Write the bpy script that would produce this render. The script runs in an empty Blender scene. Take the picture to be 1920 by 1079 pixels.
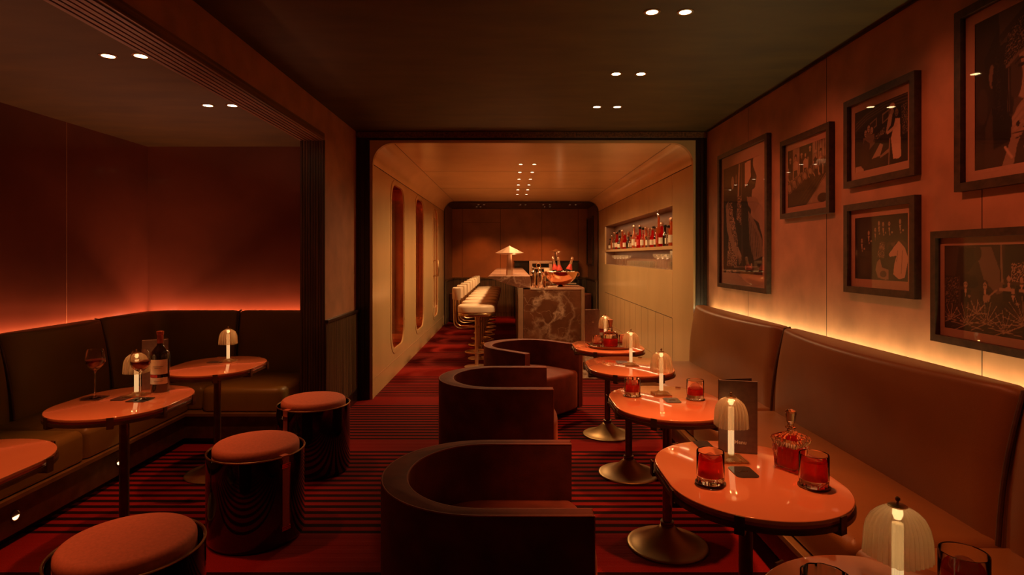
import bpy, bmesh, math, random
import numpy as np
from mathutils import Vector, Matrix
from mathutils.geometry import tessellate_polygon
random.seed(7)
S = bpy.context.scene
COL = S.collection
PI = math.pi
sin, cos = math.sin, math.cos

# ------------------------------------------------------------------ materials
class NT:
    def __init__(s, name):
        m = bpy.data.materials.new(name); m.use_nodes = True
        s.m = m; s.n = m.node_tree.nodes; s.l = m.node_tree.links
        s.n.clear(); s.out = s.n.new('ShaderNodeOutputMaterial')
    def N(s, t, inputs=None, **kw):
        x = s.n.new(t)
        for k, v in kw.items(): setattr(x, k, v)
        for k, v in (inputs or {}).items(): s.set(x.inputs[k], v)
        return x
    def set(s, sock, v):
        if hasattr(v, 'is_output'): s.l.new(v, sock)
        elif hasattr(v, 'outputs'): s.l.new(v.outputs[0], sock)
        else:
            if isinstance(v, tuple) and len(v) == 3 and sock.type == 'RGBA': v = (*v, 1)
            sock.default_value = v
    def math(s, op, a, b=0.0, clamp=False):
        x = s.N('ShaderNodeMath', operation=op, use_clamp=clamp)
        s.set(x.inputs[0], a); s.set(x.inputs[1], b); return x.outputs[0]
    def mix(s, f, a, b, blend='MIX'):
        x = s.N('ShaderNodeMix', data_type='RGBA', blend_type=blend)
        s.set(x.inputs[0], f); s.set(x.inputs[6], a); s.set(x.inputs[7], b); return x.outputs[2]
    def noise(s, scale, stretch=(1, 1, 1), detail=3, rough=.5, dist=0.0, coord='Object'):
        tc = s.N('ShaderNodeTexCoord'); mp = s.N('ShaderNodeMapping', {'Vector': tc.outputs[coord], 'Scale': stretch})
        return s.N('ShaderNodeTexNoise', {'Vector': mp, 'Scale': scale, 'Detail': detail, 'Roughness': rough, 'Distortion': dist}).outputs['Fac']
    def ramp(s, f, stops, interp='LINEAR'):
        r = s.N('ShaderNodeValToRGB', {'Fac': f}); r.color_ramp.interpolation = interp
        e = r.color_ramp.elements
        while len(e) < len(stops): e.new(.5)
        for i, (p, c) in enumerate(stops):
            e[i].position = p; e[i].color = (*c, 1) if not isinstance(c, float) else (c, c, c, 1)
        return r.outputs[0]

def sc(c, k): return tuple(min(1, x*k) for x in c)

def mat(name, col, rough=.5, metal=0.0, ns=0, na=.2, st=(1, 1, 1), bump=0, bs=200, bst=(1, 1, 1), coat=0, sheen=0, spec=.5, rvar=0, detail=3):
    t = NT(name)
    p = t.N('ShaderNodeBsdfPrincipled', {'Base Color': col, 'Roughness': rough, 'Metallic': metal, 'Specular IOR Level': spec})
    if coat: p.inputs['Coat Weight'].default_value = coat; p.inputs['Coat Roughness'].default_value = .06
    if sheen:
        p.inputs['Sheen Weight'].default_value = sheen; p.inputs['Sheen Roughness'].default_value = .35
        p.inputs['Sheen Tint'].default_value = (1, .28, .14, 1)
    if ns:
        f = t.noise(ns, st, detail)
        t.set(p.inputs['Base Color'], t.ramp(f, [(.3, sc(col, 1-na)), (.7, sc(col, 1+na))]))
        if rvar: t.set(p.inputs['Roughness'], t.math('MULTIPLY_ADD', f, rvar) if 0 else t.math('ADD', t.math('MULTIPLY', f, rvar), rough-rvar/2))
    if bump:
        b = t.N('ShaderNodeBump', {'Strength': bump, 'Distance': .002, 'Height': t.noise(bs, bst, 2)})
        t.set(p.inputs['Normal'], b)
    t.set(t.out.inputs[0], p); return t.m

def emat(name, col, st):
    t = NT(name); t.set(t.out.inputs[0], t.N('ShaderNodeEmission', {'Color': col, 'Strength': st})); return t.m

def fresnel(t, k=1.0, f0=.045):
    # schlick term from the facing angle, the same from both sides of a thin wall
    f = t.N('ShaderNodeLayerWeight', {'Blend': .5}).outputs['Facing']
    return t.math('ADD', t.math('MULTIPLY', t.math('POWER', f, 4.0), k*(1-f0)), f0, True)

def realglass(name, col, ior=1.5, body=None, bodyf=.0, rough=0.0):
    t = NT(name); g = t.N('ShaderNodeBsdfGlass', {'Color': col, 'IOR': ior, 'Roughness': rough})
    if body:
        d = t.N('ShaderNodeBsdfTranslucent', {'Color': body}); tr = t.N('ShaderNodeBsdfTransparent', {'Color': body})
        d = t.N('ShaderNodeMixShader', {0: .5, 1: d, 2: tr}); g = t.N('ShaderNodeMixShader', {0: bodyf, 1: g, 2: d})
    t.set(t.out.inputs[0], g); return t.m

def glassy(name, tint=(.95, .9, .85), body=None, bodyf=0.0, rough=.03, refl=1.0):
    """thin clear material: tinted see-through with a fresnel gloss, and some body colour"""
    t = NT(name)
    tr = t.N('ShaderNodeBsdfTransparent', {'Color': tint})
    base = tr
    if body is not None:
        d = t.N('ShaderNodeBsdfDiffuse', {'Color': body}); tl = t.N('ShaderNodeBsdfTranslucent', {'Color': body})
        d2 = t.N('ShaderNodeMixShader', {0: .5, 1: d, 2: tl})
        base = t.N('ShaderNodeMixShader', {0: bodyf, 1: tr, 2: d2})
    g = t.N('ShaderNodeBsdfGlossy', {'Color': (refl, refl, refl), 'Roughness': rough})
    t.set(t.out.inputs[0], t.N('ShaderNodeMixShader', {0: fresnel(t), 1: base, 2: g})); return t.m

M = {}
M['wall'] = mat('copper_plaster', (.43, .185, .10), .38, ns=5, na=.2, detail=6, bump=.15, bs=60)
M['wall_dark'] = mat('dark_plaster', (.20, .10, .06), .4, ns=5, na=.2, detail=5)
M['ceiling'] = mat('smoked_plaster_ceiling', (.062, .036, .005), .6, ns=2.2, na=.3, st=(1, 3, 1), detail=6)
M['lacquer_top'] = mat('champagne_lacquer_ceiling', (.86, .56, .29), .2, ns=2, na=.05, st=(1, 1, .4), spec=.8)
M['lacquer_dark'] = mat('dark_glossy_lacquer', (.15, .046, .026), .18, ns=1.5, na=.2, coat=.6)
M['lacquer'] = mat('champagne_lacquer', (.62, .385, .18), .20, ns=2, na=.07, st=(1, 1, .4), spec=.7)
M['lacquer_far'] = mat('amber_panel', (.42, .15, .05), .38, ns=3, na=.15)
M['seam'] = mat('seam_shadow_gap', (.03, .012, .006), .7, ns=20)
M['seam_light'] = mat('seam_bright', (.6, .33, .16), .4, ns=20)
M['black_wood'] = mat('black_lacquered_wood', (.022, .009, .006), .3, ns=20, st=(8, 8, .3), na=.5)
M['brass'] = mat('brushed_brass', (.62, .40, .20), .32, 1.0, ns=12, na=.12)
M['bronze'] = mat('dark_bronze', (.20, .11, .05), .34, .7, ns=15, na=.2)
M['base_brass'] = mat('satin_brass_base', (.42, .25, .10), .42, .75, ns=8, na=.15)
M['copper'] = mat('polished_copper', (.85, .45, .25), .12, 1.0, ns=10, na=.08)
M['steel'] = mat('polished_steel', (.75, .68, .6), .12, 1.0, ns=10, na=.06)
M['leather'] = mat('brown_leather', (.29, .115, .03), .43, ns=3, na=.12, bump=.25, bs=260, detail=5)
M['leather_olive'] = mat('tan_leather', (.26, .155, .035), .42, ns=3, na=.12, bump=.25, bs=260, detail=5)
M['piping'] = mat('leather_piping', (.10, .045, .02), .5, ns=30)
M['velvet'] = mat('rust_velvet', (.16, .030, .016), .8, ns=9, na=.3, sheen=.55, bump=.3, bs=300)
M['pink_fabric'] = mat('rose_woven_fabric', (.74, .21, .13), .8, ns=90, na=.08, bump=.6, bs=420, bst=(1, 3, 1), sheen=.2)
M['cream'] = mat('cream_leather', (.82, .60, .42), .42, ns=8, na=.06)
M['barrel'] = mat('black_mirror_lacquer', (.012, .005, .004), .05, ns=4, coat=1)
M['tabletop'] = mat('coral_glass_top', (.90, .32, .16), .07, ns=3, na=.04, coat=1)
M['tabletop_edge'] = mat('coral_glass_edge', (.7, .12, .06), .1, ns=5, coat=.5)
M['slate'] = mat('black_slate', (.035, .025, .022), .35, ns=40, na=.4)
M['menu'] = mat('charcoal_menu_card', (.19, .12, .10), .42, ns=50, na=.15)
M['gold_print'] = mat('gold_print', (1, .85, .65), .4, ns=40)
M['frame'] = mat('dark_oak_frame', (.055, .03, .018), .34, ns=30, st=(1, 1, 1), na=.4)
M['mat_board'] = mat('cream_mat_board', (.52, .27, .18), .7, ns=60, na=.04)
M['label'] = mat('cream_paper_label', (.85, .72, .55), .6, ns=50, na=.08)
M['label_red'] = mat('red_paper_band', (.6, .05, .03), .5, ns=50)
M['foil_red'] = mat('copper_red_foil', (.65, .17, .10), .25, .7, ns=40)
M['foil_gold'] = mat('rose_gold_foil', (.85, .45, .28), .3, .8, ns=80, na=.3)
M['bottle_dark'] = mat('dark_wine_glass', (.018, .009, .006), .06, ns=5, coat=1)
M['dark_cap'] = mat('black_cap', (.02, .014, .012), .35, ns=30)
M['glass'] = realglass('clear_glass', (1, .98, .96), 1.45)
M['crystal'] = realglass('cut_crystal', (1, .96, .92))
M['pane'] = glassy('picture_glass', (.98, .96, .95), rough=.02, refl=.45)
M['ice'] = glassy('clear_ice', (.95, .75, .68), (.9, .5, .4), .3)
M['liquor'] = realglass('red_liquor', (.85, .12, .07), 1.33, (1, .12, .07), .62)
M['liquor_dark'] = glassy('dark_red_liquor', (.45, .02, .01), (.5, .02, .01), .6)
M['wine'] = glassy('red_wine', (.40, .02, .01), (.30, .012, .006), .55)
M['whisky'] = glassy('amber_spirit', (.8, .25, .08), (.8, .22, .06), .55)
M['cork'] = mat('copper_stopper', (.6, .28, .18), .35, .3, ns=30)
M['piano'] = mat('black_piano_lacquer', (.014, .012, .010), .15, ns=5, coat=.6)
M['ivory'] = mat('ivory_keys', (.75, .6, .45), .4, ns=60, na=.1)
M['bulb'] = emat('downlight_bulb', (1, .62, .28), 26)
M['bulb_dim'] = emat('corridor_downlight_bulb', (1, .72, .42), 14)
M['bulb_off'] = emat('far_downlight_bulb', (1, .5, .22), .5)
M['bulb_foot'] = emat('foot_light_bulb', (1, .6, .3), 3)
M['led_warm'] = emat('warm_led', (1, .75, .4), 4)
M['led_red'] = emat('red_led', (1, .22, .07), 3)
M['lamp_led'] = emat('table_lamp_led', (1, .68, .34), 2.6)

def lampglass():
    t = NT('ribbed_lamp_acrylic')
    tr = t.N('ShaderNodeBsdfTransparent', {'Color': (.9, .76, .56)})
    d = t.N('ShaderNodeBsdfDiffuse', {'Color': (.92, .72, .45)}); tl = t.N('ShaderNodeBsdfTranslucent', {'Color': (.92, .72, .45)})
    b = t.N('ShaderNodeMixShader', {0: .55, 1: d, 2: tl})
    a = t.N('ShaderNodeMixShader', {0: .42, 1: tr, 2: b})
    g = t.N('ShaderNodeBsdfGlossy', {'Color': (1, .85, .65), 'Roughness': .08})
    t.set(t.out.inputs[0], t.N('ShaderNodeMixShader', {0: fresnel(t, .8, .10), 1: a, 2: g}))
    return t.m
M['shade'] = lampglass()
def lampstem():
    t = NT('fluted_stem_painted_glow')
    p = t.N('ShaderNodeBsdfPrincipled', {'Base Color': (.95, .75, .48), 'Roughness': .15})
    # emission stands in for the lamp light falling on the rod
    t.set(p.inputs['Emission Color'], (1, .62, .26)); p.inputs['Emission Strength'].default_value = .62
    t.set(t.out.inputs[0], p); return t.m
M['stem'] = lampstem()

def wood(name, dark, light, sc_=(55, 55, 1.2), rough=.35):
    t = NT(name)
    f = t.noise(1, sc_, 4, .6)
    c = t.ramp(f, [(.32, dark), (.5, sc(light, .6)), (.68, light)])
    p = t.N('ShaderNodeBsdfPrincipled', {'Base Color': c, 'Roughness': rough})
    t.set(p.inputs['Normal'], t.N('ShaderNodeBump', {'Strength': .3, 'Distance': .002, 'Height': f}))
    t.set(t.out.inputs[0], p); return t.m
M['wood'] = wood('striped_dark_wood', (.045, .022, .012), (.20, .11, .055))
M['wood_h'] = wood('striped_dark_wood_beam', (.06, .022, .010), (.26, .11, .045), (55, 1.2, 55))

def marble(name, base, vein, s=2.2):
    t = NT(name)
    tc = t.N('ShaderNodeTexCoord')
    wn = t.N('ShaderNodeTexNoise', {'Vector': tc.outputs['Object'], 'Scale': 2.5, 'Detail': 6})
    vec = t.N('ShaderNodeVectorMath', {0: tc.outputs['Object'], 1: t.N('ShaderNodeVectorMath', {0: wn.outputs['Color'], 3: .9}, operation='SCALE')}, operation='ADD')
    vo = t.N('ShaderNodeTexVoronoi', {'Vector': vec, 'Scale': s}, feature='DISTANCE_TO_EDGE')
    v1 = t.ramp(vo.outputs['Distance'], [(0, 1.0), (.022, .5), (.07, 0.0)])
    vo2 = t.N('ShaderNodeTexVoronoi', {'Vector': vec, 'Scale': s*2.7}, feature='DISTANCE_TO_EDGE')
    v2 = t.ramp(vo2.outputs['Distance'], [(0, .6), (.012, .2), (.035, 0.0)])
    msk = t.ramp(t.noise(1.8, detail=4), [(.42, .04), (.60, 1.0)])
    v = t.math('MULTIPLY', t.math('ADD', v1, v2, True), msk)
    c = t.mix(v, t.ramp(t.noise(4, detail=6), [(.3, sc(base, .7)), (.75, sc(base, 1.5))]), vein)
    p = t.N('ShaderNodeBsdfPrincipled', {'Base Color': c, 'Roughness': .15})
    t.set(t.out.inputs[0], p); return t.m
M['marble'] = marble('brown_veined_marble', (.15, .052, .024), (.58, .34, .22), 1.7)
M['marble_top'] = marble('rose_veined_marble', (.50, .24, .15), (.75, .5, .36), 3)
M['marble_floor'] = marble('grey_marble_floor', (.28, .16, .11), (.6, .42, .32), 2)

M['marble_bar'] = marble('dark_red_veined_marble', (.16, .06, .035), (.55, .3, .2), 3)
M['wood_bar'] = wood('bar_wood', (.05, .024, .014), (.16, .08, .04))
M['brass_satin'] = mat('satin_brass', (.66, .42, .26), .4, .7, ns=10, na=.08)
M['ice_pale'] = mat('pale_ice', (.8, .68, .55), .15, ns=30, na=.2)

def carpet():
    t = NT('red_striped_carpet')
    tc = t.N('ShaderNodeTexCoord'); sep = t.N('ShaderNodeSeparateXYZ', {0: tc.outputs['Object']})
    y = sep.outputs['Y']
    ph = t.math('FRACT', t.math('DIVIDE', y, .0795))
    tri = t.math('ABSOLUTE', t.math('SUBTRACT', ph, .5))          # 0 at stripe centre
    stripe = t.ramp(tri, [(.24, 1.0), (.29, 0.0)])
    plain = 0.0
    for c, h in ((.9, .35), (2.9, .19), (4.54, .11), (5.9, .16), (7.4, .3), (9.3, .35), (11.2, .3), (13.3, .5)):
        b = t.math('COMPARE', y, c); b.node.inputs[2].default_value = h
        plain = b if plain == 0.0 else t.math('MAXIMUM', plain, b)
    f = t.math('MAXIMUM', stripe, plain)
    wear = t.noise(1.3, detail=4)
    f = t.math('MULTIPLY', f, t.ramp(wear, [(.3, .75), (.7, 1.0)]))
    fib = t.noise(320, detail=1)
    c = t.mix(f, (.018, .002, .0015), (.25, .010, .006))
    c = t.mix(.35, c, t.ramp(fib, [(.3, 0.0), (.7, 1.0)]), 'OVERLAY')
    p = t.N('ShaderNodeBsdfPrincipled', {'Base Color': c, 'Roughness': .95, 'Specular IOR Level': .1})
    t.set(p.inputs['Normal'], t.N('ShaderNodeBump', {'Strength': .5, 'Distance': .004, 'Height': t.math('ADD', fib, stripe)}))
    t.set(t.out.inputs[0], p); return t.m
M['carpet'] = carpet()

def tone_mat():
    t = NT('photographic_print')
    a = t.N('ShaderNodeAttribute', attribute_name='tone')
    c = t.ramp(a.outputs['Fac'], [(0, (.008, .004, .003)), (.4, (.07, .035, .022)), (1, (.88, .50, .35))])
    t.set(t.out.inputs[0], t.N('ShaderNodeBsdfPrincipled', {'Base Color': c, 'Roughness': .5})); return t.m
M['print'] = tone_mat()

# ------------------------------------------------------------------ mesh helpers
def obj(name, bm, m, parent=None, smooth=False, loc=None, angle=None):
    bmesh.ops.remove_doubles(bm, verts=bm.verts, dist=1e-6)
    bmesh.ops.recalc_face_normals(bm, faces=bm.faces)
    me = bpy.data.meshes.new(name); bm.to_mesh(me); bm.free()
    for x in (m if isinstance(m, (list, tuple)) else [m]): me.materials.append(M[x] if isinstance(x, str) else x)
    o = bpy.data.objects.new(name, me); COL.objects.link(o)
    if parent: o.parent = parent
    if loc: o.location = loc
    if smooth:
        me.shade_smooth()
        if angle is None: angle = 40
        me.set_sharp_from_angle(angle=math.radians(angle))
    return o
def new(): return bmesh.new()
def box(bm, x0, x1, y0, y1, z0, z1, mi=0, M4=None):
    v = [bm.verts.new((x, y, z)) for z in (z0, z1) for x, y in ((x0, y0), (x1, y0), (x1, y1), (x0, y1))]
    if M4 is not None:
        for q in v: q.co = M4 @ q.co
    for f in ((0, 3, 2, 1), (4, 5, 6, 7), (0, 1, 5, 4), (1, 2, 6, 5), (2, 3, 7, 6), (3, 0, 4, 7)):
        bm.faces.new([v[i] for i in f]).material_index = mi
    return v
def bbox(x0, x1, y0, y1, z0, z1, bev=.004, seg=2):
    bm = new(); box(bm, x0, x1, y0, y1, z0, z1)
    if bev: bmesh.ops.bevel(bm, geom=bm.edges[:], offset=bev, segments=seg, affect='EDGES', profile=.6)
    return bm
def loft(bm, rings, close=True, cap0=True, cap1=True, mi=0):
    rs = [[bm.verts.new(p) for p in r] for r in rings]
    n = len(rs[0])
    for a, b in zip(rs, rs[1:]):
        for i in range(n if close else n-1):
            j = (i+1) % n
            bm.faces.new((a[i], a[j], b[j], b[i])).material_index = mi
    if cap0: bm.faces.new(rs[0][::-1]).material_index = mi
    if cap1: bm.faces.new(rs[-1]).material_index = mi
    return rs
def lathe(bm, prof, n=32, c=(0, 0, 0), cap0=True, cap1=True, fn=None, mi=0):
    rings = []
    for r, z in prof:
        rr = []
        for i in range(n):
            a = 2*PI*i/n; k = fn(a, z) if fn else 1
            rr.append((c[0]+r*k*cos(a), c[1]+r*k*sin(a), c[2]+z))
        rings.append(rr)
    return loft(bm, rings, True, cap0, cap1, mi)
def tube(bm, pts, r, n=10, closed=False, mi=0):
    pts = [Vector(p) for p in pts]; rings = []; N = len(pts); up = Vector((0, 0, 1))
    prev = None
    for i, p in enumerate(pts):
        if closed: t = pts[(i+1) % N]-pts[i-1]
        else: t = pts[min(i+1, N-1)]-pts[max(i-1, 0)]
        t.normalize()
        if prev is None:
            a = t.cross(up)
            if a.length < .1: a = t.cross(Vector((1, 0, 0)))
        else: a = prev-t*prev.dot(t)
        a.normalize(); prev = a; b = t.cross(a)
        rr = r[i] if isinstance(r, (list, tuple)) else r
        rings.append([p+(a*cos(2*PI*k/n)+b*sin(2*PI*k/n))*rr for k in range(n)])
    if closed: rings.append(rings[0]); loft(bm, rings, True, False, False, mi)
    else: loft(bm, rings, True, True, True, mi)
def rrect(x0, x1, y0, y1, r, n=6):
    r = min(r, (x1-x0)/2-1e-3, (y1-y0)/2-1e-3); P = []
    for cx, cy, a0 in ((x1-r, y0+r, -90), (x1-r, y1-r, 0), (x0+r, y1-r, 90), (x0+r, y0+r, 180)):
        for k in range(n+1):
            a = math.radians(a0+90*k/n); P.append((cx+r*cos(a), cy+r*sin(a)))
    return P
def inset(P, d):
    """inset a convex-ish ccw outline by d"""
    n = len(P); R = []
    for i in range(n):
        a, b, c = Vector(P[i-1]), Vector(P[i]), Vector(P[(i+1) % n])
        e1 = (b-a); e2 = (c-b)
        if e1.length < 1e-9: e1 = e2
        if e2.length < 1e-9: e2 = e1
        n1 = Vector((-e1.y, e1.x)).normalized(); n2 = Vector((-e2.y, e2.x)).normalized()
        m = (n1+n2); m.normalize()
        R.append(tuple(b+m*d/max(.5, m.dot(n1))))
    return R
def prism(bm, P, z0, z1, r=0, rb=None, seg=5, crown=0, mi=0):
    """extrude outline P (xy) with rounded top (r) and bottom (rb) edges; crown domes the top"""
    rb = r if rb is None else rb; rings = []
    if rb:
        for k in range(seg):
            a = PI/2*k/seg; rings.append([(x, y, z0+rb*(1-sin(a))) for x, y in inset(P, rb*(1-cos(a)))][::1])
        rings = [[(x, y, z0+rb*(1-sin(PI/2*k/seg))) for x, y in inset(P, rb*(1-cos(PI/2*k/seg)))] for k in range(seg, -1, -1)]
    else: rings.append([(x, y, z0) for x, y in P])
    if r:
        for k in range(0, seg+1):
            a = PI/2*k/seg; rings.append([(x, y, z1-r*(1-sin(a))) for x, y in inset(P, r*(1-cos(a)))])
    else: rings.append([(x, y, z1) for x, y in P])
    if crown:
        cx = sum(p[0] for p in P)/len(P); cy = sum(p[1] for p in P)/len(P); top = rings[-1]
        for s in (.85, .65, .4, .15):
            rings.append([(cx+(x-cx)*s, cy+(y-cy)*s, z1+crown*(1-s*s)) for x, y, z in top])
    loft(bm, rings, True, True, True, mi)
def plate(bm, outer, holes, d0, d1, f, mi=0, mis=None):
    """flat sheet with holes; 2D points mapped to 3D by f(u, v, d), between depths d0 and d1"""
    loops = [outer]+holes
    tris = tessellate_polygon([[Vector((p[0], p[1], 0)) for p in L] for L in loops])
    flat = [p for L in loops for p in L]
    A = [bm.verts.new(f(p[0], p[1], d0)) for p in flat]; B = [bm.verts.new(f(p[0], p[1], d1)) for p in flat]
    for t in tris:
        try:
            bm.faces.new([A[i] for i in t]).material_index = mi; bm.faces.new([B[i] for i in t][::-1]).material_index = mi
        except ValueError: pass
    k = 0
    for L in loops:
        n = len(L)
        for i in range(n):
            a, b = k+i, k+(i+1) % n
            bm.faces.new((A[a], A[b], B[b], B[a])).material_index = mi if mis is None else mis
        k += n
def XZ(u, v, d): return (u, d, v)
def YZ(u, v, d): return (d, u, v)
def XY(u, v, d): return (u, v, d)

def thing(name, label, cat, loc=(0, 0, 0), rz=0, group=None):
    o = bpy.data.objects.new(name, None); COL.objects.link(o); o.empty_display_size = .05
    o.location = loc; o.rotation_euler = (0, 0, rz); o['label'] = label; o['category'] = cat
    if group: o['group'] = group
    return o
def tag(o, label, cat, group=None):
    o['label'] = label; o['category'] = cat
    if group: o['group'] = group
    return o
def struct(name, bm, m, parent=None, smooth=False, label=None):
    o = obj(name, bm, m, parent, smooth)
    if not parent: o['kind'] = 'structure'
    return o
def kids(o): return [c for c in list(COL.objects) if c.parent == o]
def dup(root, loc, rz=0, label=None, group=None):
    def cp(o, par):
        c = o.copy(); COL.objects.link(c); c.parent = par
        for k in kids(o): cp(k, c)
        return c
    ks = kids(root); r = root.copy(); COL.objects.link(r); r.location = loc; r.rotation_euler = (0, 0, rz)
    for k in ks: cp(k, r)
    if label: r['label'] = label
    if group: r['group'] = group
    return r
def light(kind, name, loc, power, col, rot=(0, 0, 0), **kw):
    L = bpy.data.lights.new(name, kind); L.energy = power; L.color = col
    for k, v in kw.items(): setattr(L, k, v)
    o = bpy.data.objects.new(name, L); o.location = loc; o.rotation_euler = rot; COL.objects.link(o); return o

# ------------------------------------------------------------------ camera
cd = bpy.data.cameras.new('camera'); cam = bpy.data.objects.new('camera', cd); COL.objects.link(cam)
cam.location = (0, 0, 1.45); cam.rotation_euler = (PI/2, 0, 0)
cd.sensor_width = 36; cd.sensor_fit = 'HORIZONTAL'; cd.lens = 36*1110/1920
cd.shift_x = 3/1920; cd.shift_y = -59.5/1920; cd.clip_start = .05
S.camera = cam
S.view_settings.view_transform = 'Standard'; S.view_settings.look = 'None'
S.view_settings.exposure = 0; S.view_settings.gamma = 1
w = bpy.data.worlds.new('world'); S.world = w; w.use_nodes = True
w.node_tree.nodes['Background'].inputs[0].default_value = (1, .3, .1, 1)
w.node_tree.nodes['Background'].inputs[1].default_value = .004
# ================================================================== THE SETTING
XR, XL = 1.976, -1.552            # main room walls
YO = 5.96                         # plane of the opening into the bar room
CZ = 2.70
AX, AY, AZ = -3.32, 5.42, 2.45    # alcove left wall, back wall, ceiling
BX0, BX1, BZ, BY1 = -1.39, 1.845, 2.59, 12.4
Y0 = -1.6

def seams(bm, segs, mi=1):
    for s in segs: box(bm, *s, mi=mi)

bm = new(); box(bm, -3.5, 3.0, Y0-.1, 14.3, -.1, 0); struct('floor', bm, 'carpet')
bm = new(); box(bm, .18, BX1, 6.95, 11.1, 0, .012); struct('trim_8', bm, 'marble_floor')
bm = new(); box(bm, XL-.1, XR+.1, Y0, YO, CZ, CZ+.1); struct('ceiling', bm, 'ceiling')
bm = new(); box(bm, AX-.05, XL-.2, Y0, AY+.05, AZ, AZ+.1); struct('ceiling_alcove', bm, 'ceiling')
# right wall with panel seams
bm = new(); box(bm, XR, XR+.12, Y0, YO, 0, CZ)
seams(bm, [(XR-.0008, XR+.01, y-.002, y+.002, 0, CZ) for y in (.04, 1.26, 2.48, 3.70, 4.92)])
struct('wall_right', bm, ['wall', 'seam'])
bm = new(); box(bm, XR-.012, XR, Y0, YO, CZ-.012, CZ); struct('trim_13', bm, 'seam')
# wall behind the camera
bm = new(); box(bm, AX-.05, XR+.12, Y0-.1, Y0, 0, CZ+.1); struct('wall_back', bm, 'wall_dark')
# left: header over the alcove, partition with reeded dado
bm = new(); box(bm, XL-.2, XL, Y0, YO, 2.47, CZ); struct('wall_left_header', bm, 'wall')
bm = new(); box(bm, XL-.2, XL+.004, Y0, 4.936, 2.415, 2.47)
for i in range(6): box(bm, XL-.2+.033*i, XL-.2+.033*i+.022, Y0, 4.936, 2.409, 2.416)
struct('trim_1', bm, 'wood_h')
bm = new(); box(bm, XL-.198, XL, 4.95, YO, 0, 2.47); struct('wall_left', bm, 'wall')
bm = new(); box(bm, XL-.2, XL+.004, 4.936, 4.952, 0, 2.415)
for i in range(9): box(bm, XL-.2+.022*i+.002, XL-.2+.022*i+.019, 4.928, 4.937, 0, 2.415)
struct('trim_2', bm, 'wood')
bm = new(); box(bm, XL, XL+.012, 4.936, YO-.01, .12, .885)
for i in range(34): box(bm, XL+.012, XL+.017, 4.94+.03*i, 4.94+.03*i+.021, .12, .885)
struct('wall_left_dado', bm, 'wood')
bm = bbox(XL, XL+.034, 4.936, YO-.01, .885, .912, .004); struct('trim_3', bm, 'black_wood')
bm = bbox(XL, XL+.026, 4.936, YO-.01, 0, .12, .003); struct('baseboard_left', bm, 'black_wood')
# alcove walls (dark mirror lacquer)
bm = new(); box(bm, AX-.1, AX, Y0, AY, 0, AZ)
seams(bm, [(AX-.01, AX+.0008, y-.0015, y+.0015, 0, AZ) for y in (.8, 2.0, 3.2, 4.43)])
struct('wall_alcove_left', bm, ['lacquer_dark', 'seam_light'])
bm = new(); box(bm, AX-.1, XL-.198, AY, AY+.1, 0, AZ); struct('wall_alcove_back', bm, 'lacquer_dark')
# dark wooden frame around the opening
bm = new()
plate(bm, [(XL, 0), (XL, CZ), (XR, CZ), (XR, 0), (1.868, 0), (1.868, 2.615), (-1.42, 2.615), (-1.42, 0)], [], YO, YO+.06, XZ)
for x0, x1 in ((XL, -1.42), (1.868, XR)):
    for k in range(3): box(bm, x0+.008+k*(x1-x0)/3, x0-.004+(k+1)*(x1-x0)/3, YO-.008, YO, 0, 2.62)
struct('trim_4', bm, 'black_wood')
bm = bbox(XL, XR, YO-.022, YO, 2.64, CZ-.004, .004); struct('trim_5', bm, 'wood_h')
# champagne reveal: square outside, rounded inside
bm = new()
arc_r = [(BX1-.21+.21*cos(math.radians(a)), BZ-.21+.21*sin(math.radians(a))) for a in range(0, 91, 9)]
arc_l = [(BX0+.21+.21*cos(math.radians(a)), BZ-.21+.21*sin(math.radians(a))) for a in range(90, 181, 9)]
U = [(BX1, 0)]+arc_r+arc_l+[(BX0, 0)]
plate(bm, U+[(-1.42, 0), (-1.42, 2.615), (1.868, 2.615), (1.868, 0)], [], YO+.012, YO+.07, XZ)
struct('trim_6', bm, 'lacquer')

# ------------------------------------------------ bar room shell
YB = YO+.07
M['amber_pane'] = mat('amber_mirror_pane', (.36, .11, .045), .16, .6, ns=2.5, na=.35, st=(1, 1, .4))
def oval(ya, yb, za, zb, r): return rrect(ya, yb, za, zb, r, 8)
WN = [(6.86, 7.80), (8.62, 9.55), (10.55, 11.40)]
bm = new()
plate(bm, [(YB, .2), (BY1, .2), (BY1, 2.38), (YB, 2.38)], [oval(a, b, .28, 2.36, .26)[::-1] for a, b in WN], BX0-.14, BX0, YZ)
seams(bm, [(BX0, BX0+.001, YB, BY1, 2.372, 2.38)])
struct('wall_bar_left', bm, ['lacquer', 'seam'])
bm = new(); box(bm, BX0-.14, BX0-.004, YB, BY1, 0, .2); seams(bm, [(BX0-.01, BX0+.001, YB, BY1, .192, .2)], 1)
struct('baseboard_bar_left', bm, ['lacquer', 'seam_light'])
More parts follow.
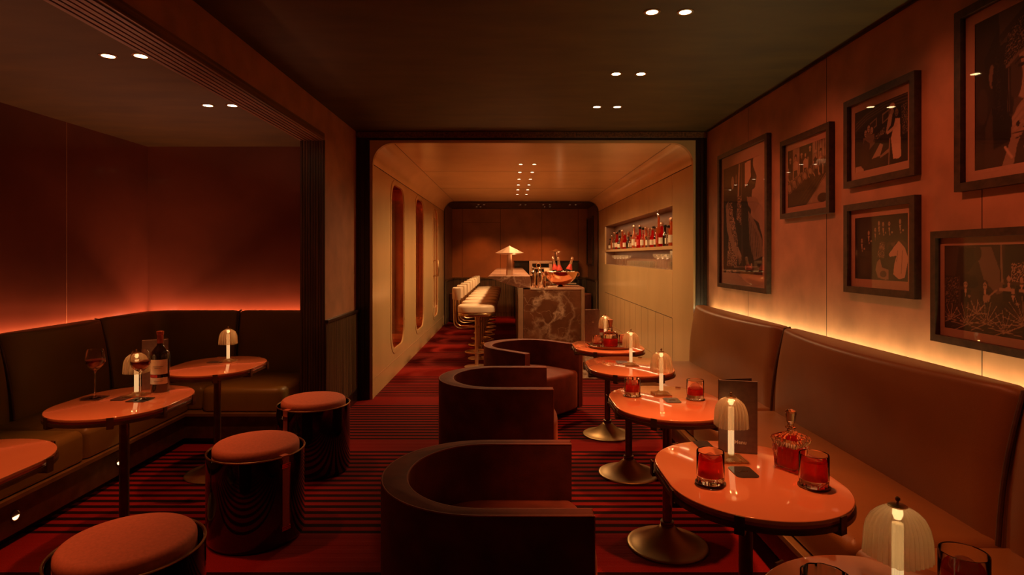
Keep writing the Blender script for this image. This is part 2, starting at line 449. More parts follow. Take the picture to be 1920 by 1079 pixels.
for i, (a, b) in enumerate(WN):
    nm = 'window_%d' % (i+1) if i < 2 else 'door_1'
    O = oval(a+.055, b-.055, .335, 2.305, .22)
    bm2 = new(); plate(bm2, oval(a, b, .28, 2.36, .26), [O[::-1]], BX0-.012, BX0+.006, YZ)
    w_ = struct(nm, bm2, 'lacquer'); 
    bm = new()
    for t in (0, .5, 1):
        for sd in (a+.028, b-.028):
            z = .62+1.42*t; tube(bm, [(BX0+.004, sd, z), (BX0+.010, sd, z)], .008, 8)
    obj('screw', bm, 'brass', w_, True)
    bm = new(); Q = oval(a+.05, b-.05, .33, 2.31, .22); plate(bm, Q, [inset(Q, .012)[::-1]], BX0-.13, BX0-.012, YZ)
    obj('reveal', bm, 'copper', w_)
    if i < 2:
        bm = new(); plate(bm, oval(a+.05, b-.05, .33, 2.31, .22), [], BX0-.125, BX0-.115, YZ); obj('pane', bm, 'amber_pane', w_)
        if i == 1:
            bm = bbox(BX0-.115, BX0-.10, a+.60, a+.66, .62, 2.0, .006); obj('inner_bar', bm, 'copper', w_)
    else:
        mid = (a+b)/2
        for s in (-1, 1):
            y0, y1 = (mid-.30, mid-.03) if s < 0 else (mid+.03, mid+.30)
            bm = new(); plate(bm, rrect(y0-.10 if s < 0 else mid+.002, mid-.002 if s < 0 else y1+.10, .34, 2.30, .03), [rrect(y0, y1, .47, 2.16, .1)[::-1]], BX0-.06, BX0-.03, YZ)
            leaf = obj('door_leaf', bm, 'lacquer', w_)
            bm = new(); plate(bm, rrect(y0, y1, .47, 2.16, .1), [], BX0-.05, BX0-.045, YZ); obj('door_pane', bm, 'lacquer_far', leaf)
            bm = new(); yy = mid+s*.035
            tube(bm, [(BX0-.03, yy, 1.08), (BX0+.05, yy, 1.08), (BX0+.055, yy, 1.20), (BX0+.05, yy, 1.36), (BX0-.03, yy, 1.36)], .011, 8)
            obj('door_handle', bm, 'brass', leaf, True)
# ceiling with coves
bm = new()
prof = [(BX1, .2+2.17)]+arc_r+arc_l+[(BX0, 2.37)]
rings = [[(x, y, z) for x, z in prof] for y in (YB, BY1)]
loft(bm, rings, False, False, False)
loft(bm, [[(x, y, z+.06) for x, z in prof] for y in (YB, BY1)], False, False, False)
seams(bm, [(BX0+.21, BX1-.21, y-.0015, y+.0015, BZ-.001, BZ+.01) for y in (8.0, 10.0)])
seams(bm, [(x-.003, x+.003, YB, BY1, BZ-.001, BZ+.01) for x in (BX0+.212, BX1-.212)])
struct('ceiling_bar', bm, ['lacquer_top', 'seam'], smooth=True)
# right wall with bottle niche
NY0, NY1, NZ0, NZ1 = 6.74, 11.57, 1.287, 2.022
bm = new()
plate(bm, [(YB, .19), (BY1, .19), (BY1, 2.38), (YB, 2.38)], [[(NY0, NZ0), (NY0, NZ1), (NY1, NZ1), (NY1, NZ0)]], BX1, BX1+.03, YZ)
e = BX1-.0012
seams(bm, [(e, BX1, YB, BY1, 2.372, 2.38), (e, BX1, NY0, NY1, .737, .743)])
for y in (6.74, 7.97, 10.3): seams(bm, [(e, BX1, y-.002, y+.002, .74, NZ0), (e, BX1, y-.002, y+.002, NZ1, 2.372)], 2)
seams(bm, [(e, BX1, y-.002, y+.002, .2, .738) for y in [6.74+.4*k for k in range(13)]], 1)
struct('wall_bar_right', bm, ['lacquer', 'seam', 'seam_light'])
bm = new(); box(bm, BX1+.004, BX1+.03, YB, BY1, 0, .19); seams(bm, [(BX1-.001, BX1+.004, YB, BY1, .186, .192)], 1)
struct('baseboard_bar_right', bm, ['lacquer', 'seam_light'])
nd = .2
M['niche'] = mat('mauve_niche_lining', (.24, .115, .065), .5, ns=4, na=.1)
bm = new()
box(bm, BX1+nd, BX1+nd+.03, NY0-.03, NY1+.03, NZ0-.03, NZ1+.03)
box(bm, BX1+.03, BX1+nd, NY0-.03, NY1+.03, NZ1, NZ1+.03); box(bm, BX1+.03, BX1+nd, NY0-.03, NY1+.03, NZ0-.03, NZ0)
box(bm, BX1+.03, BX1+nd, NY0-.03, NY0, NZ0, NZ1); box(bm, BX1+.03, BX1+nd, NY1, NY1+.03, NZ0, NZ1)
struct('wall_niche', bm, 'niche')
SHZ = 1.565
sh = tag(obj('display_shelf', bbox(BX1-.002, BX1+nd-.001, NY0+.002, NY1-.002, SHZ-.04, SHZ, .003), 'lacquer'), 'long champagne shelf across the bottle niche, bottles standing on it', 'shelf')
# far end: rounded black portal and the room behind
bm = new()
fr = .17
pr = lambda r, x0, x1, zt: [(x1, 0)]+[(x1-r+r*cos(math.radians(a)), zt-r+r*sin(math.radians(a))) for a in range(0, 91, 9)]+[(x0+r+r*cos(math.radians(a)), zt-r+r*sin(math.radians(a))) for a in range(90, 181, 9)]+[(x0, 0)]
plate(bm, pr(fr, BX0, BX1, BZ)+[(BX0-.1, 0), (BX0-.1, BZ+.1), (BX1+.1, BZ+.1), (BX1+.1, 0)], [], BY1-.03, BY1, XZ)
struct('trim_7', bm, 'lacquer')
bm = new(); plate(bm, pr(.17, BX0+.012, BX1-.012, BZ-.012)+pr(.17, BX0-.02, BX1+.02, BZ+.02)[::-1], [], BY1-.002, BY1+.1, XZ)
struct('trim_9', bm, 'black_wood')
FY = 14.15
bm = new(); box(bm, BX0-.1, BX1+.1, BY1+.1, FY, 2.57, 2.67); struct('ceiling_far', bm, 'black_wood')
bm = new(); box(bm, BX0-.1, BX1+.1, FY, FY+.1, .9, 2.6)
seams(bm, [(x-.004, x+.004, FY-.002, FY, .93, 2.57) for x in (-1.15, -.24, .75, 1.62)]); seams(bm, [(-1.15, -.24, FY-.002, FY, 2.24, 2.246)])
struct('wall_far', bm, ['lacquer_far', 'seam'])
for nm, x0, x1 in (('wall_far_left', BX0-.1, BX0), ('wall_far_right', BX1, BX1+.1)):
    bm = new(); box(bm, x0, x1, BY1, FY, 0, 2.6); struct(nm, bm, 'wall_dark')
bm = new(); box(bm, BX0, BX1, FY-.03, FY+.1, 0, .9)
for i in range(40): box(bm, BX0+.08*i, BX0+.08*i+.06, FY-.036, FY-.03, .1, .9)
struct('wall_far_dado', bm, 'wood')
for nm, x0, x1 in (('trim_10', BX0, BX0+.035), ('trim_11', BX1-.035, BX1)):
    bm = new(); box(bm, x0, x1, BY1+.1, FY-.03, 0, .9)
    for i in range(20):
        xa = x1 if x0 < 0 else x0-.005
        box(bm, xa, xa+.005, BY1+.12+.08*i, BY1+.18+.08*i, .1, .9)
    struct(nm, bm, 'wood')
bm = new(); box(bm, BX0, BX1, FY-.055, FY-.0, .9, .935); box(bm, BX0, BX0+.055, BY1+.1, FY-.055, .9, .935); box(bm, BX1-.055, BX1, BY1+.1, FY-.055, .9, .935)
struct('trim_12', bm, 'bronze')

# ================================================================== DOWNLIGHTS
def downlight(x, y, z, label, group, bulb='bulb', r=.038):
    t = thing('recessed_downlight', label, 'ceiling light', (x, y, z), 0, group)
    bm = new(); lathe(bm, [(r*.78, 0), (r*.8, -.004), (r*1.12, -.003), (r*1.15, 0)], 24, cap0=False, cap1=False)
    obj('trim_ring', bm, 'bronze', t, True)
    bm = new(); lathe(bm, [(r*.78, -.001), (r*.76, -.0025)], 24); obj('bulb', bm, bulb, t)
    return t
ORD = ['nearest', 'second nearest', 'third nearest', 'fourth nearest', 'fifth nearest', 'farthest']
AMB = (1, .40, .13); HOT = (1, .27, .075)
for i, y in enumerate((3.03, 4.06, 4.96)):
    for x, sd in ((.725, 'left'), (.895, 'right')):
        downlight(x, y, CZ, 'lit round downlight, %s of the %s pair in the main ceiling' % (sd, ('nearest', 'middle', 'farthest')[i]), 'main ceiling downlights')
for i, y in enumerate((2.956, 3.93)):
    for x, sd in ((-2.008, 'left'), (-1.845, 'right')):
        downlight(x, y, AZ, 'lit round downlight, %s of the %s pair over the left alcove' % (sd, ('nearer', 'farther')[i]), 'alcove ceiling downlights')
for i, y in enumerate((7.36, 8.06, 8.79, 9.5, 10.2, 10.95)):
    for x, sd in ((.128, 'left'), (.297, 'right')):
        downlight(x, y, BZ, 'small downlight, %s row, %s in the bar room ceiling' % (sd, ORD[i]), 'bar room downlights', 'bulb_dim', .03)
for i, (x, y) in enumerate(((-.77, 13.5), (-.68, 13.5), (-.70, 12.95), (-.58, 12.95), (.22, 12.95), (.33, 12.95), (.78, 13.5), (.90, 13.5), (.72, 12.95), (.86, 12.95), (1.30, 12.95), (1.43, 12.95))):
    downlight(x, y, 2.57, 'dim small downlight in the black ceiling of the far room', 'far room downlights', 'bulb_off', .03)

# ================================================================== LIGHTS
SP = dict(spot_size=math.radians(54), spot_blend=.9, shadow_soft_size=.035)
for y in (2.22, 3.03, 4.06, 4.96):
    light('SPOT', 'spot_table', (.81, y, CZ-.02), 120, HOT, **SP)
for y in (1.6, 2.6, 3.7, 4.8):
    light('SPOT', 'spot_wall_wash', (.92, y, CZ-.03), 32, (1, .23, .09), (0, math.radians(-42), 0), spot_size=math.radians(80), spot_blend=1, shadow_soft_size=.04)
for y in (1.0, 1.98, 2.956, 3.93):
    light('SPOT', 'spot_alcove', (-1.93, y, AZ-.02), 66, HOT, **dict(SP, spot_size=math.radians(60)))
for y in (6.95, 8.79, 10.4):
    light('SPOT', 'spot_bar', (.21, y, BZ-.03), 165, (1, .60, .25), spot_size=math.radians(165), spot_blend=.6, shadow_soft_size=.1)
def strip(name, loc, sx, sy, power, col, rot=(PI, 0, 0)):
    return light('AREA', name, loc, power, col, rot, shape='RECTANGLE', size=sx, size_y=sy)
strip('cove_right', (1.93, 2.2, .90), .03, 7.2, 17, (1, .88, .38))
strip('cove_left', (AX+.05, 1.9, .90), .03, 6.9, 27, (1, .34, .16))
strip('cove_left_back', (-2.55, AY-.05, .90), 1.5, .03, 8, (1, .34, .16))
strip('niche_top', (BX1+.03, 9.15, NZ1-.01), .02, 4.7, 4, (1, .55, .25), (0, 0, 0))
strip('niche_low', (BX1+.03, 9.15, SHZ-.045), .02, 4.7, 4, (1, .62, .30), (0, 0, 0))
for x in (-.7, .25, .9):
    light('SPOT', 'spot_far', (x, 13.3, 2.5), 50, (1, .30, .06), (math.radians(18), 0, 0), spot_size=math.radians(80), spot_blend=1, shadow_soft_size=.05)
# ================================================================== BANQUETTES
def back_cushion(bm, L, tr, v_seam=.185, v_mid=.315, vb_s=.275, vb_m=.235, zt=.98, zb=.40, vback=.115, n=28):
    """one scalloped back cushion, u along, v out from the wall; tr maps (u, v, z) to the world"""
    rings = []
    for i in range(n+1):
        u = L*i/n; s = sin(PI*u/L)**.75 if 0 < i < n else 0
        e = min(u, L-u); pill = .035*max(0, 1-e/.06)**2
        vt = v_seam+(v_mid-v_seam)*s-pill*.5; vb = vb_s+(vb_m-vb_s)*s-pill
        z1 = zt-pill*.5
        P = [(vback, zb), (vb, zb)]
        for k in range(1, 7):
            t = k/7; P.append((vb+(vt-vb)*t+.018*sin(PI*t), zb+(z1-.03-zb)*t))
        for k in range(0, 5):
            a = PI/2*k/4; P.append((vt-.025+.025*cos(a), z1-.025+.025*sin(a)))
        P += [(vback+.015, z1), (vback, z1-.015)]
        rings.append([tr(u, v, z) for v, z in P])
    loft(bm, rings, True, True, True)
def seam_tube(bm, u, tr, vs=.185, vb=.275, zt=.98, zb=.43):
    pts = [tr(u, vb+(vs-vb)*t+.018*sin(PI*t)-.012, zb+(zt-.01-zb)*t) for t in [k/12 for k in range(13)]]
    tube(bm, pts+[tr(u, vs-.05, zt-.004)], .009, 8)
TR = lambda u, v, z: (XR-v, u, z)
bq = thing('banquette', 'long tan leather banquette with scalloped back along the right wall of pictures', 'bench', (0, 0, 0))
ys = [-1.59, .27, 2.08, 3.89, 5.72]
for a, b in zip(ys, ys[1:]):
    bm = new(); back_cushion(bm, b-a, lambda u, v, z, a=a: TR(u+a, v, z)); obj('back_cushion', bm, 'leather', bq, True, angle=60)
for y in ys[1:-1]:
    bm = new(); seam_tube(bm, y, TR); obj('piping', bm, 'piping', bq, True)
for a, b in zip(ys, ys[1:]):
    bm = new(); prism(bm, rrect(1.195, 1.76, a+.002, b-.002, .035, 4), .255, .44, .045, .02, crown=.018); obj('seat_cushion', bm, 'leather', bq, True, angle=60)
obj('plinth', bbox(1.23, 1.86, ys[0], ys[-1], .06, .225, .004), 'bronze', bq)
obj('ledge', bbox(1.165, 1.86, ys[0], ys[-1], .225, .252, .004), 'base_brass', bq)
obj('toe_kick', bbox(1.28, 1.86, ys[0], ys[-1], 0, .06, 0), 'black_wood', bq)
obj('back_shell', bbox(1.805, 1.866, ys[0], ys[-1], .252, .965, .005), 'leather', bq)
bm = bbox(1.918, 1.945, ys[0], ys[-1], .86, .872, 0)
obj('light_strip', bm, 'led_warm', bq)
obj('light_tray', bbox(1.866, XR-.002, ys[0], ys[-1], .84, .86, 0), 'bronze', bq)

b2 = thing('banquette', 'olive brown leather corner banquette with red glow behind, in the left alcove', 'bench', (0, 0, 0))
TL = lambda u, v, z: (AX+v, u, z)
TB = lambda u, v, z: (u, AY-v, z)
ZL = .965
ysl = [-.85, .05, .95, 1.85, 2.75, 3.65, 4.56]
kw = dict(v_seam=.17, v_mid=.29, vb_s=.27, vb_m=.25, zt=ZL)
for a, b in zip(ysl, ysl[1:]):
    bm = new(); back_cushion(bm, b-a, lambda u, v, z, a=a: TL(u+a, v, z), **kw); obj('back_cushion', bm, 'leather_olive', b2, True, angle=60)
# corner cushion sweeps round from the left run to the back run
def corner(u, v, z):
    R = .34; l1 = AY-R-4.56; arc = PI/2*R; l2 = -2.41-(AX+R); s = u
    if s < l1: return (AX+v, 4.56+s, z)
    cx, cy = AX+R, AY-R
    if s < l1+arc:
        t = (s-l1)/R; d = R-v
        return (cx-d*cos(t), cy+d*sin(t), z)
    return (cx+s-l1-arc, AY-v, z)
CL = (AY-.34-4.56)+PI/2*.34+(-2.41-(AX+.34))
bm = new(); back_cushion(bm, CL, corner, v_seam=.17, v_mid=.24, vb_s=.27, vb_m=.26, zt=ZL, n=44); obj('back_cushion', bm, 'leather_olive', b2, True, angle=60)
bm = new(); back_cushion(bm, .655, lambda u, v, z: TB(u-2.41, v, z), v_seam=.17, v_mid=.21, vb_s=.25, vb_m=.24, zt=ZL); obj('back_cushion', bm, 'leather_olive', b2, True, angle=60)
for y in ysl[1:]:
    bm = new(); seam_tube(bm, y, TL, .17, .27, ZL); obj('piping', bm, 'piping', b2, True)
bm = new(); seam_tube(bm, -2.41, TB, .17, .25, ZL); obj('piping', bm, 'piping', b2, True)
XF, YF = -2.50, 4.56
for a, b in ((-.85, .6), (.6, 2.05), (2.05, 3.49), (3.49, 4.62)):
    bm = new(); prism(bm, rrect(-3.12, XF, a+.003, b-.003, .04, 4), .245, .43, .045, .02, crown=.018); obj('seat_cushion', bm, 'leather_olive', b2, True, angle=60)
bm = new(); prism(bm, rrect(-3.12, -2.40, YF+.065, 5.22, .04, 4), .245, .425, .045, .02, crown=.018); obj('seat_cushion', bm, 'leather_olive', b2, True, angle=60)
bm = new(); prism(bm, rrect(-2.395, -1.757, YF+.0, 5.22, .07, 4), .245, .43, .045, .02, crown=.018); obj('seat_cushion', bm, 'leather_olive', b2, True, angle=60)
bm = new(); Lsh = [(-3.2, -.85), (XF, -.85), (XF, YF-.02), (-1.756, YF-.02), (-1.756, 5.3), (-3.2, 5.3)]
prism(bm, Lsh, .05, .222); obj('plinth', bm, 'bronze', b2)
bm = new(); prism(bm, [(-3.2, -.85), (XF+.022, -.85), (XF+.022, YF-.042), (-1.756, YF-.042), (-1.756, 5.3), (-3.2, 5.3)], .222, .243); obj('ledge', bm, 'base_brass', b2)
bm = new(); prism(bm, [(-3.2, -.85), (XF-.05, -.85), (XF-.05, YF+.03), (-1.756, YF+.03), (-1.756, 5.3), (-3.2, 5.3)], 0, .05); obj('toe_kick', bm, 'black_wood', b2)
bm = new(); box(bm, AX+.11, AX+.16, -.85, AY-.3, .24, .945); box(bm, AX+.3, -1.756, AY-.16, AY-.11, .24, .945); obj('back_shell', bm, 'leather_olive', b2)
bm = new(); box(bm, AX+.03, AX+.055, -.85, AY-.06, .845, .855); box(bm, AX+.06, -1.76, AY-.055, AY-.03, .845, .855); obj('light_strip', bm, 'led_red', b2)
for y in (2.99, 3.78):
    t = thing('foot_light', 'round half-lit foot light in the bench plinth, %s' % ('brightest, at the left edge' if y == 2.99 else 'half hidden by a table pedestal'), 'foot light', (XF, y, .137), 0, 'plinth foot lights')
    bm = new(); P = [(.030, 0), (.030, .003), (.024, .004), (.022, .001)]
    lathe(bm, P, 24, cap0=False, cap1=False); [setattr(v, 'co', Vector((v.co.z, v.co.x, v.co.y))) for v in bm.verts]
    obj('ring', bm, 'bronze', t, True)
    bm = new(); n = 14; pts = [(.0012, .021*cos(PI+.15+(PI-.3)*k/n), .021*sin(PI+.15+(PI-.3)*k/n)) for k in range(n+1)]
    f = bm.faces.new([bm.verts.new(p) for p in pts]); r = bmesh.ops.extrude_face_region(bm, geom=[f]); [setattr(v, 'co', v.co+Vector((.002, 0, 0))) for v in r['geom'] if isinstance(v, bmesh.types.BMVert)]
    obj('bulb', bm, 'bulb_foot', t)

# ================================================================== TABLES
HA, HB, TZ = .28, .36, .72
def make_table(label, loc):
    t = thing('cocktail_table', label, 'table', loc, 0, 'oblong coral topped cocktail tables')
    P = rrect(-HA, HA, -HB, HB, HA, 20)
    bm = new(); prism(bm, inset(P, .004), TZ-.014, TZ, .0035, .003, 3); obj('tabletop', bm, 'tabletop', t, True, angle=30)
    bm = new(); prism(bm, inset(P, .010), TZ-.024, TZ-.0142); obj('underlay', bm, 'tabletop_edge', t)
    bm = new(); plate(bm, P, [inset(P, .03)[::-1]], TZ-.038, TZ-.0242, XY); obj('rim', bm, 'bronze', t)
    for sx in (-1, 1):
        for sy in (-1, 1):
            for (x, y, a) in ((sx*HA*sin(math.radians(31)), sy*(HB-HA+HA*cos(math.radians(31))), math.atan2(sy*cos(math.radians(31)), sx*sin(math.radians(31)))), (sx*HA, sy*.13, 0 if sx > 0 else PI)):
                if abs(x) == HA and sx > 0: continue       # side clips only towards the aisle
                bm = new(); Mx = Matrix.Translation((x, y, 0)) @ Matrix.Rotation(a, 4, 'Z')
                box(bm, 0, .005, -.014, .014, TZ-.052, TZ+.0005, 0, Mx); box(bm, -.045, .005, -.014, .014, TZ-.052, TZ-.038, 0, Mx)
                obj('clip', bm, 'bronze', t)
    bm = new(); box(bm, -.02, .02, -.30, .30, TZ-.052, TZ-.038); box(bm, -.24, .24, -.02, .02, TZ-.052, TZ-.0385); obj('cross_bar', bm, 'bronze', t)
    bm = new(); lathe(bm, [(.0225, .10), (.0225, TZ-.05)], 28); lathe(bm, [(.05, TZ-.060), (.05, TZ-.052)], 28); colm = obj('column', bm, 'bronze', t, True)
    bm = new(); lathe(bm, [(.026, .098), (.033, .100), (.033, .108), (.029, .110), (.033, .112), (.033, .120), (.024, .123)], 28); obj('collar', bm, 'bronze', colm, True)
    bm = new()
    prof = [(.198, 0), (.200, .003), (.199, .007)]+[(.034+.160*(1-k/14)**1.0, .010+.088*((k/14)**1.9)) for k in range(15)]
    lathe(bm, prof, 56); obj('base', bm, 'base_brass', t, True, angle=60)
    return t
tdesc = [((.787, 1.98), 'coral table with black menu, tall cut decanter and two red drinks on it, near right'),
 ((.787, 2.97), 'coral table with lamp between a cut tumbler and a round-ice glass, right row'),
 ((.787, 3.94), 'coral table carrying only a ribbed lamp, third from front on the right'),
 ((.787, 4.80), 'farthest coral table on the right, with round tray and decanter'),
 ((.787, 1.09), 'dark red table at bottom right corner, partly out of frame'),
 ((-1.947, 2.985), 'coral table with wine bottle and two wine glasses in the alcove'),
 ((-1.955, 3.95), 'coral table holding only a lamp in the far corner of the alcove'),
 ((-1.947, 2.01), 'coral table cut off by the left edge, front of the alcove')]
T0 = make_table(tdesc[0][1], (*tdesc[0][0], 0))
for (x, y), lb in tdesc[1:]: dup(T0, (x, y, 0), PI if x < 0 else 0, lb)

# ================================================================== TUB ARMCHAIRS
def make_armchair(label, loc, rz):
    t = thing('tub_armchair', label, 'armchair', loc, rz, 'rust velvet tub armchairs')
    R, xe, N = .39, .37, 28
    out = [(xe, R), (.18, R)]+[(R*cos(a), R*sin(a)) for a in [PI/2+PI*k/N for k in range(N+1)]]+[(.18, -R), (xe, -R)]
    def inner(d, dx): return [((R-dx)*cos(a), (R-d)*sin(a)) for a in [3*PI/2-PI*k/N for k in range(N+1)]]
    inn = inner(.058, .100)
    P = out+[(xe, -R+.058), (.18, -R+.058)]+inn+[(.18, R-.058), (xe, R-.058)]
    bm = new(); prism(bm, P, .035, .62, .009, .006, 3); shell = obj('shell', bm, 'velvet', t, True, angle=50)
    bm = new()
    for z in (.6165,):
        tube(bm, [(x, y, z) for x, y in inset(out, .004)], .0038, 6)
        tube(bm, [(xe, -R+.055, z), (.18, -R+.055, z)]+[(x*1.008, y*1.008, z) for x, y in inn]+[(.18, R-.055, z), (xe, R-.055, z)], .0038, 6)
    for y in (R-.003, -R+.003): tube(bm, [(xe-.002, y, .04), (xe-.002, y, .618)], .0038, 6)
    obj('piping', bm, 'velvet_edge', shell, True)
    si = [((R-.104)*cos(a), (R-.062)*sin(a)) for a in [PI/2+PI*k/20 for k in range(21)]]
    fr_ = [(xe-.02+.07*cos(a), (R-.066)*sin(a)) for a in [-PI/2+PI*k/16 for k in range(17)]]
    bm = new(); prism(bm, si+fr_, .045, .385, .035, .01, crown=.025); obj('seat', bm, 'velvet', t, True, angle=60)
    bm = new(); prism(bm, inset(out+[], .035)[:], 0, .036); obj('plinth', bm, 'black_wood', t)
    return t
M['velvet_edge'] = mat('rust_velvet_piping', (.42, .10, .05), .6, ns=40, na=.1, sheen=.3)
A1 = make_armchair('nearest rust velvet tub armchair with curved back, bottom centre', (-.10, 2.28, 0), 0)
dup(A1, (-.10, 4.07, 0), 0, 'middle rust velvet tub armchair of the row, square to the tables')
dup(A1, (.14, 5.54, 0), math.radians(-45), 'farthest rust velvet tub armchair, turned with its seat showing')
dup(A1, (-.95, 13.1, 0), math.radians(-60), 'dark tub armchair behind the bar stools in the far room', 'far room tub armchairs')
dup(A1, (1.38, 12.98, 0), math.radians(-120), 'dark tub armchair right of the bar in the far room', 'far room tub armchairs')

# ================================================================== BARREL STOOLS
def make_stool(label, loc, ang):
    t = thing('barrel_stool', label, 'stool', loc, ang, 'black barrel stools in the aisle')
    bm = new(); lathe(bm, [(.222, .0), (.232, .012), (.238, .03), (.238, .446), (.234, .448), (.229, .446), (.229, .36), (.0, .355)], 64); obj('barrel', bm, 'barrel', t, True, angle=50)
    bm = new(); tube(bm, [(.236*cos(2*PI*k/64), .236*sin(2*PI*k/64), .449) for k in range(64)], .0042, 8, True); obj('rim', bm, 'brass', t, True)
    bm = new(); prof = [(.204, .358), (.209, .38), (.210, .432), (.207, .438), (.210, .444), (.210, .462)]
    prof += [(.185+.025*cos(a), .462+.025*sin(a)) for a in [PI/2*k/6 for k in range(1, 7)]]+[(.15, .492), (.10, .496), (.05, .498)]
    lathe(bm, prof, 64); obj('cushion', bm, 'pink_fabric', t, True, angle=70)
    bm = new()
    def arc(r, w, z0, z1, th):
        a0 = w/2/r; rr = []
        for z in (z0, z1): rr.append([(r*cos(a), r*sin(a), z) for a in [-a0+2*a0*k/6 for k in range(7)]])
        o = [(x*(1+th/r), y*(1+th/r), z) for x, y, z in rr[0]]; o2 = [(x*(1+th/r), y*(1+th/r), z) for x, y, z in rr[1]]
        loft(bm, [rr[0]+o[::-1], rr[1]+o2[::-1]], True, True, True)
    arc(.209, .036, .436, .455, .031); arc(.2385, .036, .09, .455, .004)
    strap = obj('strap', bm, 'pink_fabric', t, True)
    bm = new()
    for z in (.395, .403, .411, .085, .093, .101): arc(.2385, .048, z, z+.005, .008)
    a = .027/.2385
    box(bm, .236, .243, .020, .0225, .10, .40)
    obj('strap_clasp', bm, 'copper', strap, True)
    return t
S1 = make_stool('nearest barrel stool with rose fabric seat, bottom left', (-1.31, 2.03, 0), math.radians(150))
dup(S1, (-1.32, 3.08, 0), math.radians(-33), 'middle black barrel stool with rose seat, full side strap showing')
dup(S1, (-1.335, 4.02, 0), math.radians(-118), 'farthest barrel stool with rose seat, beside the wood partition')

# ================================================================== TABLE LAMPS
def make_lamp(label, loc, rz=0):
    t = thing('table_lamp', label, 'lamp', loc, rz, 'ribbed acrylic table lamps')
    bm = new(); box(bm, -.046, .046, -.046, .046, 0, .0045)
    for k in range(12): box(bm, -.045+.0077*k, -.0395+.0077*k, -.0465, .0465, .0045, .007)
    loft(bm, [[(r*sx, r*sy, z) for sx, sy in ((-1, -1), (1, -1), (1, 1), (-1, 1))] for r, z in ((.032, .007), (.020, .012), (.010, .022))])
    obj('base', bm, 'shade', t)
    bm = new(); lathe(bm, [(.0098, .018), (.0098, .188)], 48, fn=lambda a, z: 1+.08*cos(12*a)); obj('stem', bm, 'stem', t, True)
    H0, H1 = .120, .222
    prof = [(.0545, 0), (.0535, .02), (.0525, .045), (.049, .065), (.042, .082), (.032, .093), (.022, .100), (.0165, .102)]
    def fn(a, z):
        c, s_ = abs(cos(a)), abs(sin(a)); sq = (c**3.6+s_**3.6)**(-1/3.6)
        return sq*(1+.075*(abs(cos(14*a))-.5)*max(0, 1-z/.105)**.3)
    bm = new(); lathe(bm, [(r*.965, z+H0) for r, z in prof], 280, cap0=False, cap1=False, fn=lambda a, z: fn(a, z-H0))
    shd = obj('shade', bm, 'shade', t, True, angle=75)
    bm = new(); lathe(bm, [(.0165, H1-.001), (.018, H1+.002), (.012, H1+.005), (.003, H1+.005), (.002, H1+.010), (.0048, H1+.013), (.0045, H1+.018), (.001, H1+.020)], 20); obj('finial', bm, 'brass', shd, True)
    bm = new(); lathe(bm, [(.006, H1-.026), (.010, H1-.016), (.009, H1-.004)], 16); obj('bulb', bm, 'lamp_led', t, True)
    light('POINT', 'lamp_glow', (loc[0], loc[1], loc[2]+H0+.045), .85, (1, .58, .25), shadow_soft_size=.012)
    return t
lampspots = [((.79, 2.12), 0, 'ribbed lamp in front of the tall black menu, near right table'),
 ((.795, 3.12), 0, 'ribbed lamp between two tumblers on the second right table'),
 ((.804, 3.95), 0, 'ribbed lamp alone on the third right table'),
 ((.80, 4.995), 0, 'ribbed lamp half hidden behind the decanter on the farthest right table'),
 ((.785, 1.20), 20, 'largest ribbed lamp, at the bottom right corner of the photo'),
 ((-1.952, 3.09), 0, 'ribbed lamp behind a wine glass, beside the wine bottle'),
 ((-1.95, 4.09), 0, 'ribbed lamp on the back corner table of the alcove')]
L0 = None
for (x, y), r, lb in lampspots:
    if L0 is None: L0 = make_lamp(lb, (x, y, TZ), math.radians(r))
    else:
        dup(L0, (x, y, TZ), math.radians(r), lb)
        light('POINT', 'lamp_glow', (x, y, TZ+.165), .85, (1, .58, .25), shadow_soft_size=.012)

